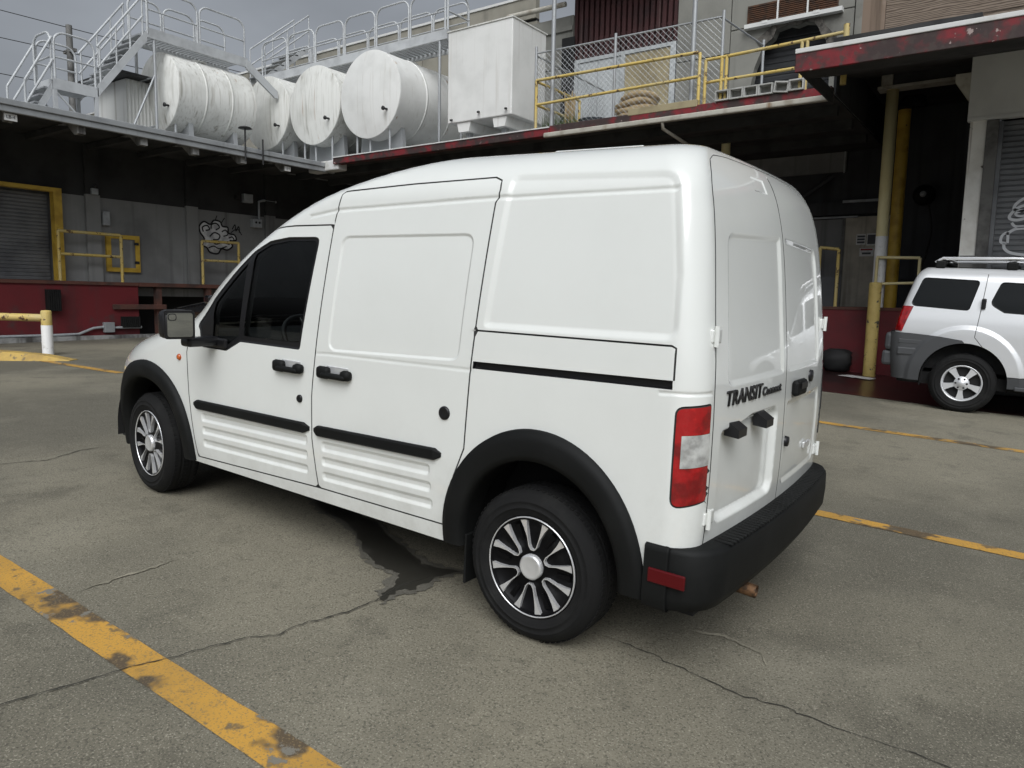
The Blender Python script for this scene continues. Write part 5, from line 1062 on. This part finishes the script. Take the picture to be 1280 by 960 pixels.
    def mplate(P_, dx, th, mat, name):
        P_ = round_poly(P_, .014); ang = radians(17) * sgn; c0 = Vector((2.086, 1.116 * sgn, 0)); e1 = Vector((sin(ang) * 1.0, cos(ang), 0)) * 1.0
        nv = Vector((-cos(ang), sin(ang), 0)); MB().prism([((a_ - 1.116) * sgn, b_) for a_, b_ in P_], c0 + nv * dx, e1, (0, 0, 1), nv * th).build(name, mat, mo, True)
    mplate([(1.056, 1.068), (1.056, 1.192), (1.180, 1.192), (1.180, 1.068)], .014, .006, MIRROR, 'mirror_glass')
    mplate([(1.044, 1.056), (1.044, 1.204), (1.192, 1.204), (1.192, 1.056)], -.03, .042, BLACKG, 'mirror_rim')
    mplate([(1.136, 1.152), (1.136, 1.188), (1.177, 1.188), (1.177, 1.152)], .020, .003, BLACKG, 'blind_spot_rim')
    mplate([(1.140, 1.156), (1.140, 1.185), (1.174, 1.185), (1.174, 1.156)], .023, .002, MIRROR, 'blind_spot_glass')
    MB().bbox((2.10, .862 * sgn, 1.005), (2.19, 1.06 * sgn, 1.055), .018).build('mirror_arm', BLACKG, mo, True)
    MB().bbox((2.03, .868 * sgn, .992), (2.26, .892 * sgn, 1.05), .01).build('mirror_base', BLACKG, mo, True)
    # arches, wheels
    flare(SV, -.02, .36, (.475, .520), (.375, .395), .31, .33, .030, mir).build('wheel_arch', BLACKP, van, True)
    flare(SV, 2.865, .36, (.485, .490), (.390, .385), .24, .305, .030, mir).build('wheel_arch', BLACKP, van, True)
    for cx in (-.01, 2.90):
        mb = MB(); vs = []; fs = []; n = 24
        for i in range(n + 1):
            a = pi * i / n
            for yy in (.84, .5): vs.append((cx + .43 * cos(a), yy * sgn, .36 + .42 * sin(a) - (.06 if i in (0, n) else 0)))
        fs = [(2 * i, 2 * i + 1, 2 * i + 3, 2 * i + 2) for i in range(n)]; mb.add(vs, fs, True)
        mb.box((cx - .44, .49 * sgn, .3), (cx + .44, .5 * sgn, .8)); mb.build('wheel_well', UNDER, van, True)
    wheel(van, 0, .775 * sgn, .318, .205, .206, sgn, 'cap', 0, rz=.312)
    wheel(van, 2.912, .755 * sgn, .318, .205, .206, sgn, 'cap', radians(-6), rz=.312)
    MB().bbox((.34, .70 * sgn, .14), (.352, .86 * sgn, .36), .004).build('mud_flap', BLACKP, van, True)
    # rear door furniture
    for z in (1.29, .645):
        hb = MB(); c = onR(rd_y, z, 0)
        hb.tube([c + np.array([-.012, .004 * sgn, -.036]), c + np.array([-.012, .004 * sgn, .036])], .009, 10)
        hb.bbox(c + np.array([-.009, -.055 * sgn, -.026]), c + np.array([.002, -.005 * sgn, .026]), .006); hb.bbox(c + np.array([-.005, .0, -.024]), c + np.array([.028, .022 * sgn, .024]), .006)
        hb.build('hinge', PAINT, rdo, True)
    if sgn > 0:
        for y in (.585, .30):
            c = onR(y, .955, -.02); mb = MB(); mb.prism([(0, .03), (-.055, -.005), (-.055, -.035), (0, -.03)], c + np.array([0, -.045, 0]), (1, 0, 0), (0, 0, 1), (0, .09, 0)); mb.build('plate_lamp', BLACKG, rdo, True)
        # lettering
        for txt, y0, z0, sz, name, shear in (('TRANSIT', .675, 1.037, .078, 'lettering', .18), ('Connect', .315, 1.040, .048, 'lettering', .12)):
            cu_ = bpy.data.curves.new('lettering', 'FONT'); cu_.body = txt; cu_.size = sz; cu_.extrude = .003; cu_.shear = shear; cu_.offset = .0008; cu_.space_character = 1.04
            tmp = link(bpy.data.objects.new('tmp_lettering', cu_)); bpy.context.view_layer.update(); me = bpy.data.meshes.new_from_object(tmp); bpy.data.objects.remove(tmp)
            tx = np.array([v.co[:] for v in me.vertices]); wid = tx[:, 0].max(); k = (.36 if txt == 'TRANSIT' else .235) / wid
            for v in me.vertices:
                y = y0 - v.co.x * k; z = z0 + v.co.y; q = onR(y, z, 0.003 + v.co.z); v.co = Vector(q)
            me.materials.clear(); me.materials.append(BLACKG); o = link(bpy.data.objects.new(name, me)); o.parent = rdo
    else:
        c = onR(.165, 1.03, .0); mb = MB(); mb.bbox(c + np.array([-.034, -.075, -.036]), c + np.array([.0, .075, .036]), .02); ho = mb.build('door_handle', BLACKP, rdo, True)
        c = onR(.165, 1.03, .036); MB().bbox(c + np.array([-.004, -.05, -.004]), c + np.array([.0, .05, .024]), .008).build('handle_cup', BLACKG, ho, True)
        c = onR(.44, 1.055, 0); MB().lathe([(.03, 0), (.027, .012), (0, .014)], c, (-1, 0, 0), 18).build('lock', BLACKG, rdo, True)
        c = onR(.055, .80, 0); MB().lathe([(.024, -.004), (.022, .012), (0, .014)], c, (-1, 0, 0), 18).build('lock', BLACKG, rdo, True)
        c = onR(.47, .72, 0); MB().bbox(c + np.array([-.007, -.05, -.014]), c + np.array([.004, .05, .014]), .003).build('trim_badge', SILVER, rdo, True)
bo = mesh_obj('body', body, PAINT, van)
mesh_obj('interior_lining', lin, DARKIN, van); mesh_obj('windshield', wparts, GLASSW, van)
mesh_obj('front_bumper', frontb, BLACKP, van); mesh_obj('grille', grl, BLACKP, van)
# rear bumper: section swept round the tail
def bumper_path():
    pts = []
    for i in range(61):
        t = i / 60
        if t < .12: pts.append((-.495 - t / .12 * .10, .885, .012))
        else:
            u = (t - .12) / .88; c = float(SV.ca(.45)) - u * (float(SV.ca(.45)) - float(SV.cmin(.45))); p = SV.P(np.array([c]), np.array([.45]))[0]
            w_ = .012 + .072 * sstep(np.array([u * 4.2]))[0]; pts.append((p[0], p[1], w_))
    return pts
bp = bumper_path(); full = bp + [(x, -y, w_) for x, y, w_ in bp[::-1][1:]]
vs = []; prof = [(-.03, .552), (.55, .548), (.86, .545), (1.0, .528), (1.05, .45), (1.0, .37), (.75, .325), (.2, .315), (-.6, .318)]
for i, (x, y, w_) in enumerate(full):
    a = full[max(0, i - 1)]; b = full[min(len(full) - 1, i + 1)]; tx, ty = b[0] - a[0], b[1] - a[1]; l = math.hypot(tx, ty); nx, ny = ty / l, -tx / l
    nx, ny = (-nx, -ny) if (nx * (x + .0) * 0 + ny * y + nx * (-1 if abs(y) < .75 else 0)) < 0 else (nx, ny)
    tap = 1 if .03 < i / len(full) < .97 else 1
    for u, z in prof: vs.append((x + nx * w_ * u if u > 0 else x + .05 * -u * 1.2 * (1 if abs(y) < .85 else 0), y + ny * w_ * u if u > 0 else y * (1 + .04 * u), z))
m = len(prof); fs = [(i * m + k, i * m + k + 1, (i + 1) * m + k + 1, (i + 1) * m + k) for i in range(len(full) - 1) for k in range(m - 1)]
rb = MB().add(vs, [f[::-1] for f in fs], True).add([vs[k] for k in range(m)], [tuple(range(m))]).add([vs[-m + k] for k in range(m)], [tuple(range(m))[::-1]])
rbo = rb.build('rear_bumper', BLACKP, van, True)
bm = bmesh.new(); bm.from_mesh(rbo.data); bmesh.ops.recalc_face_normals(bm, faces=bm.faces); bm.to_mesh(rbo.data); bm.free()
tr = MB()
for k in range(46):
    y = -.69 + 1.38 * k / 45; tr.bbox((-.768 + .03 * (y / .75) ** 2, y - .009, .545), (-.700 + .03 * (y / .75) ** 2, y + .009, .553), .003)
tr.build('step_tread', BLACKP, rbo, True)
for sgn in (1, -1):
    MB().bbox((-.655, .893 * sgn, .415), (-.515, .9035 * sgn, .468), .006).build('reflector', DEEPR, rbo, True)
mb = MB(); mb.tube([(-.30, .42, .30), (-.60, .42, .295), (-.765, .42, .285)], .026, 14, cap=False); mb.tube([(-.765, .42, .285), (-.60, .42, .293)], .022, 14, cap=False); mb.build('exhaust_pipe', RUSTP, van, True)
box('underbody', UNDER, (-.62, -.70, .24), (3.55, .70, .36)).parent = van
box('front_axle', UNDER, (2.8, -.66, .22), (3.0, .66, .34)).parent = van; box('rear_axle', UNDER, (-.06, -.68, .25), (.06, .68, .37)).parent = van
for sgn in (1, -1):      # roof rails
    MB().bbox((-.16, .43 * sgn - .02, 1.975), (.26, .43 * sgn + .02, 2.004), .008).build('roof_rail', PAINT, van, True)
# cab
MB().box((1.10, -.80, .36), (1.13, .80, 1.80)).build('bulkhead', DARKIN, van, True)
box('cab_floor', UNDER, (1.1, -.78, .37), (2.6, .78, .40)).parent = van
for yy in (.38, -.38):
    s_ = MB(); s_.bbox((1.25, yy - .25, .62), (1.72, yy + .25, .80), .06); s_.bbox((1.18, yy - .24, .75), (1.34, yy + .24, 1.34), .06); s_.bbox((1.20, yy - .13, 1.36), (1.30, yy + .13, 1.56), .04)
    so = s_.build('seat', SEAT, van, True)
    for pl in so.data.polygons: pl.use_smooth = True
MB().prism([(2.05, .75), (2.12, 1.0), (2.45, 1.05), (2.62, 1.05), (2.62, .5), (2.2, .5)], (0, -.76, 0), (1, 0, 0), (0, 0, 1), (0, 1.52, 0)).build('dashboard', DARKIN, van, True)
sw = MB(); ctr = Vector((1.93, .38, 1.02)); axs = Vector((-.75, 0, .66)).normalized(); e1 = Vector((0, 1, 0)); e2 = axs.cross(e1)
sw.tube([ctr + (e1 * cos(t) + e2 * sin(t)) * .185 for t in np.linspace(0, 2 * pi, 37)], .015, 8, cap=False); sw.tube([ctr - e1 * .18, ctr + e1 * .18], .014, 6); sw.tube([ctr, ctr - e2 * .18], .014, 6); sw.tube([ctr, ctr - axs * .2], .03, 8)
sw.build('steering_wheel', BLACKG, van, True)
# ================================================================== the silver sport utility vehicle
suv = thing('sport_utility_vehicle', 'silver sport utility vehicle with roof rack and grey bumper parked by the red dock', 'car')
place(suv, -.83, -8.40, pi)
SS = Shell(hy=[(.35, .87), (.6, .90), (.95, .905), (1.1, .895), (1.25, .865), (1.5, .80), (1.7, .74), (1.82, .70)],
           xr=[(.35, -.80), (.9, -.86), (1.0, -.855), (1.2, -.82), (1.5, -.745), (1.7, -.685), (1.82, -.62)],
           xa=[(.35, 2.9), (.85, 2.9), (.95, 2.7), (1.02, 2.35), (1.08, 1.9), (1.15, 1.6), (1.4, 1.27), (1.6, 1.02), (1.72, .75), (1.82, .2)],
           xf=[(.35, 3.48), (.85, 3.48), (.96, 3.33), (1.04, 2.8), (1.1, 2.28), (1.2, 2.08), (1.5, 1.68), (1.66, 1.4), (1.75, 1.1), (1.82, .6)],
           z0=.36, z1=1.64, h=.16, rr=.15, rc=.12, bow=.03, Lc=1.1, n=2.6, fill=.045, rows=[(.9, 1.16, .02)], crown=.025, mid=.4)
D_ = lambda L_: [(SS.toC(x, z), z) for x, z in L_]
def sl(z, k): return float(SS.ca(z)) - SS.rc * pi / 2 * k
qg = round_poly([(-.575, 1.665), (.055, 1.650), (-.025, 1.268), (-.685, 1.295)], [.06, .05, .05, .06])
dg = round_poly([(.27, 1.640), (.99, 1.620), (1.02, 1.245), (.34, 1.265), (.18, 1.36)], [.06, .04, .03, .03, .08])
fg = round_poly(D_([(1.09, 1.62), (1.24, 1.60), (1.66, 1.25), (1.70, 1.21), (1.12, 1.24)]), [.03, .05, .03, .02, .03])
lampS = [(-.64, 1.29), (sl(1.29, .85), 1.29), (sl(.97, .85), .97), (-.735, .965), (-.69, 1.12)]
clad = [(-3, .36), (-3, .95), (sl(.95, 1), .95), (-.62, .945), (-.30, .93), (-.05, .90), (.2, .60), (-.3, .36)]
sillp = [(.3, .36), (.3, .50), (2.35, .50), (2.35, .36)]; fcl = [(capc, z) for capc, z in ((2.95, .36), (2.95, .62), (float(SS.xa(.62)) + 1.2, .62), (float(SS.xa(.4)) + 1.2, .36))]
rgl = round_poly([(SS.rearC(y, z), z) for y, z in ((.60, 1.66), (-.1, 1.66), (-.1, 1.22), (.66, 1.22))], [.05, 0, 0, .05])
wsS = [(float(SS.xa(z)) + SS.Lc * .28, z) for z in (1.17, 1.3, 1.5, 1.68)] + [(float(SS.xa(1.68)) + 1.2, 1.68), (float(SS.xa(1.17)) + 1.2, 1.17)]
hlS = round_poly([(float(SS.xa(.85)) + SS.Lc * k, z) for k, z in ((.2, .84), (.5, .84), (.5, .68), (.16, .70))], .02)
regS = [('qg', qg), ('dg', dg), ('fg', fg), ('lamp', lampS), ('rgl', rgl), ('ws', wsS), ('hl', hlS), ('clad', clad), ('sill', sillp), ('fcl', fcl), ('rdoor', D_([(.10, 1.72), (.10, 1.30), (.075, .95), (.46, .50), (1.05, .50), (1.05, 1.70)])), ('fdoor', D_([(1.05, 1.70), (1.05, .50), (2.15, .50), (2.18, 1.12), (1.75, 1.22), (1.30, 1.66)]))]
RS = {n: i for i, (n, _) in enumerate(regS)}
featS = [('seam', D_([(.12, 1.74), (.10, 1.30), (.075, .95), (.20, .80), (.46, .50), (1.05, .50), (1.05, 1.70)]), False, None), ('seam', D_([(1.05, .50), (2.15, .50), (2.18, 1.12), (1.75, 1.235), (1.28, 1.67)]), False, None),
         ('seam', [(sl(z, .9) if z > .95 else sl(z, .9), z) for z in (.97, 1.3, 1.5, 1.7)], False, None),
         ('inset', arch_poly(0, .40, .66, .70, .3), True, (.07, -.028)), ('inset', arch_poly(2.70, .40, .62, .62, .3, S=SS), True, (.07, -.028)),
         ('inset', qg, True, (.012, .006)), ('inset', dg, True, (.012, .006)), ('inset', fg, True, (.012, .006)), ('inset', [tuple(p) for p in clad if p[0] > -2.9] + [(-1.6, .36), (-1.6, .95)][::1], True, (.02, -.035))]
featS = featS[:-1]
SS.tri(featS, regS, [arch_poly(0, .40, .475, .47, .3), arch_poly(2.70, .40, .46, .47, .3, S=SS)])
both = lambda k, off=0.0: [SS.part([RS[k]], off, False), SS.part([RS[k]], off, True)]
mesh_obj('body', [SS.part([-1], 0, False), SS.part([-1], 0, True), SS.roof(False), SS.roof(True)], SUVP, suv)
mesh_obj('windshield', both('ws', -.003), GLASSD, suv); mesh_obj('rear_window', both('rgl', -.003), GLASSD, suv); mesh_obj('front_bumper', both('fcl', .01), SUVB, suv)
for mir in (False, True):
    sg = -1 if mir else 1; g = lambda k, off=0.0: [SS.part([RS[k]], off, mir)]
    mesh_obj('quarter_window', g('qg', -.003), GLASSD, suv)
    rdo = mesh_obj('rear_door', g('rdoor'), SUVP, suv); mesh_obj('window', g('dg', -.003), GLASSD, rdo)
    fdo = mesh_obj('front_door', g('fdoor'), SUVP, suv); mesh_obj('window', g('fg', -.003), GLASSD, fdo)
    mesh_obj('tail_light', g('lamp', .006), RED, suv); mesh_obj('headlight', g('hl', .006), CLEARL, suv)
    mesh_obj('sill_cladding', g('sill', .012), SUVB, suv); bc = mesh_obj('bumper_cladding', g('clad', .045), SUVB, suv)
    def onQ(x, z, off): c = np.array([SS.toC(x, z)]); zz = np.array([z]); p = SS.P(c, zz)[0] + SS.nrm(c, zz)[0] * off; return np.array([p[0], p[1] * sg, p[2]])
    # stepped corner pocket of the bumper
    sv = MB(); q0 = onQ(-.55, .78, .03); sv.bbox((-.76, .80 * sg, .80), (-.45, .952 * sg, .88), .02); sv.bbox((-.76, .80 * sg, .66), (-.47, .958 * sg, .765), .02); sv.build('bumper_step', BOXG if False else SUVB, bc, True)
    mesh_h = MB().bbox((.095, .80 * sg, 1.30), (.145, .885 * sg, 1.43), .012); mesh_h.build('door_handle', BLACKG, rdo, True)
    MB().bbox((1.12, .86 * sg, 1.04), (1.28, .93 * sg, 1.08), .015).build('door_handle', SUVP, fdo, True)
    mo = MB().bbox((1.72, .90 * sg, 1.16), (1.86, 1.10 * sg, 1.34), .04).build('door_mirror', SUVP, suv, True); MB().box((1.76, .80 * sg, 1.18), (1.82, .92 * sg, 1.22)).build('mirror_arm', BLACKG, mo, True)
    for cx in (0, 2.70):
        mb = MB(); n = 20; vs = [(cx + .475 * cos(pi * i / n), yy * sg, .38 + .47 * sin(pi * i / n) - (.1 if i in (0, n) else 0)) for i in range(n + 1) for yy in (.86, .5)]
        mb.add(vs, [(2 * i, 2 * i + 1, 2 * i + 3, 2 * i + 2) for i in range(n)], True); mb.box((cx - .48, .47 * sg, .3), (cx + .48, .5 * sg, .85)); mb.build('wheel_well', UNDER, suv, True)
        wheel(suv, cx, .78 * sg, .372, .25, .222, sg, 'five', 0, SUVR, rz=.366)
    rk = MB(); rk.tube([(-.48, .60 * sg, 1.86), (-.40, .60 * sg, 1.915), (.4, .60 * sg, 1.93), (1.05, .60 * sg, 1.90), (1.15, .60 * sg, 1.85)], .022, 10); rko = rk.build('roof_rail', SILVER, suv, True)
    for x in (-.42, .35, 1.05): MB().bbox((x - .06, .57 * sg, 1.79), (x + .06, .63 * sg, 1.89), .02).build('rail_foot', BLACKP, rko, True)
    box('side_step', SUVB, (.55, .80 * sg, .34), (2.2, .93 * sg, .39), None, .012).parent = suv
for x in (-.35, .35, .95): MB().tube([(x, -.60, 1.91), (x, .60, 1.91)], .018, 8).build('crossbar', SILVER, suv, True)
MB().bbox((-.42, -.60, 1.835), (-.34, .60, 1.88), .02).build('rack_basket', BLACKP, suv, True)
MB().bbox((-.95, -.84, .50), (-.80, .84, .70), .04).build('rear_bumper', SUVB, suv, True); MB().bbox((-.93, -.86, .70), (-.80, .86, .94), .05).build('rear_bumper_top', SUVB, suv, True)
box('underbody', UNDER, (-.75, -.74, .30), (3.3, .74, .45)).parent = suv; box('axle', UNDER, (-.08, -.72, .3), (.08, .72, .44)).parent = suv; box('axle', UNDER, (2.62, -.72, .3), (2.78, .72, .44)).parent = suv
box('cabin_fill', DARKIN, (-.6, -.66, .5), (1.0, .66, 1.15)).parent = suv
# ================================================================== black saloon on the far side of the van
sed = thing('black_saloon', 'shiny black saloon car with chrome window trim parked beyond the van', 'car')
place(sed, 5.95, -3.62, 0)
SB = Shell(hy=[(.25, .85), (.5, .90), (.8, .905), (.95, .875), (1.1, .80), (1.25, .72), (1.42, .62)],
           xr=[(.25, -1.0), (.5, -1.08), (.9, -1.03), (1.0, -.90), (1.03, -.60), (1.06, -.40), (1.2, 0.0), (1.33, .42), (1.42, .75)],
           xa=[(.25, 3.0), (.65, 3.0), (.8, 2.85), (.9, 2.35), (.96, 1.95), (1.0, 1.78), (1.2, 1.48), (1.33, 1.22), (1.42, 1.05)],
           xf=[(.25, 3.6), (.55, 3.70), (.7, 3.62), (.82, 3.36), (.9, 2.95), (.97, 2.52), (1.02, 2.40), (1.2, 2.02), (1.33, 1.68), (1.42, 1.4)],
           z0=.26, z1=1.27, h=.16, rr=.22, rc=.2, bow=.03, Lc=1.1, n=2.4, fill=.06, rows=[(.85, 1.1, .02)], crown=.03, mid=1.0)
E_ = lambda L_: [(SB.toC(x, z), z) for x, z in L_]
sgl = round_poly(E_([(.13, 1.045), (.36, 1.19), (.62, 1.30), (1.05, 1.345), (1.30, 1.26), (1.62, 1.08), (1.74, .99), (1.0, .965), (.30, .975)]), [.03, .08, .06, .05, .05, .04, .02, 0, .05])
chr_ = round_poly(E_([(.07, 1.045), (.33, 1.226), (.60, 1.342), (1.05, 1.385), (1.33, 1.30), (1.67, 1.105), (1.80, .975), (1.0, .945), (.28, .955)]), [.03, .08, .06, .05, .05, .04, .02, 0, .05])
mk = round_poly([(float(SB.xa(.66)) + .22, .685), (float(SB.xa(.66)) + .36, .675), (float(SB.xa(.6)) + .36, .62), (float(SB.xa(.6)) + .24, .62)], .01)
hl = round_poly([(float(SB.xa(.7)) + k * 1.1, z) for k, z in ((.36, .74), (.62, .70), (.62, .60), (.36, .62))], .01)
bgl = [(SB.rearC(y, z), z) for y, z in ((.50, 1.30), (-.1, 1.31), (-.1, 1.09), (.60, 1.08))]; wsb = [(float(SB.xa(z)) + .33, z) for z in (1.02, 1.15, 1.30)] + [(float(SB.xa(1.3)) + 1.2, 1.30), (float(SB.xa(1.02)) + 1.2, 1.02)]
regB = [('gl', sgl), ('ch', chr_), ('mk', mk), ('hl', hl), ('bg', bgl), ('ws', wsb)]
SB.tri([('seam', E_([(.30, .98), (.42, .72), (.62, .45), (.85, .32), (2.1, .32), (2.12, .85)]), False, None), ('seam', E_([(1.10, .96), (1.12, .32)]), False, None), ('crease', E_([(-.6, .80), (1.0, .82), (2.5, .74)]), False, (.03, .008))], regB, [arch_poly(0, .34, .37, .37, .2), arch_poly(2.78, .34, .37, .37, .2, S=SB)])
bb = lambda k, off=0.0: [SB.part([k], off, False), SB.part([k], off, True)]
mesh_obj('body', bb(-1) + [SB.roof(False), SB.roof(True)], SEDP, sed); mesh_obj('windshield', bb(5, -.003), GLASSD, sed); mesh_obj('rear_window', bb(4, -.003), GLASSD, sed)
for mir in (False, True):
    sg = -1 if mir else 1
    mesh_obj('side_window', [SB.part([0], -.004, mir)], GLASSD, sed); mesh_obj('chrome_trim', [SB.part([1], .004, mir)], CHROME, sed); mesh_obj('side_marker', [SB.part([2], .004, mir)], ORANGE, sed); mesh_obj('headlight', [SB.part([3], .004, mir)], CLEARL, sed)
    MB().bbox((.52, .84 * sg, .79), (.72, .935 * sg, .825), .012).build('door_handle', CHROME, sed, True); MB().bbox((1.40, .84 * sg, .77), (1.60, .935 * sg, .805), .012).build('door_handle', CHROME, sed, True)
    mo = MB().bbox((1.72, .88 * sg, .95), (1.86, 1.04 * sg, 1.07), .03).build('door_mirror', SEDP, sed, True); MB().box((1.76, .78 * sg, .96), (1.82, .9 * sg, .99)).build('mirror_arm', SEDP, mo, True)
    for cx in (0, 2.78):
        mb = MB(); n = 20; vs = [(cx + .37 * cos(pi * i / n), yy * sg, .32 + .38 * sin(pi * i / n)) for i in range(n + 1) for yy in (.86, .5)]
        mb.add(vs, [(2 * i, 2 * i + 1, 2 * i + 3, 2 * i + 2) for i in range(n)], True); mb.build('wheel_well', UNDER, sed, True)
        wheel(sed, cx, .79 * sg, .33, .215, .22, sg, 'alloy', 0, SUVR, rz=.325)
box('underbody', UNDER, (-.9, -.74, .2), (3.4, .74, .34)).parent = sed
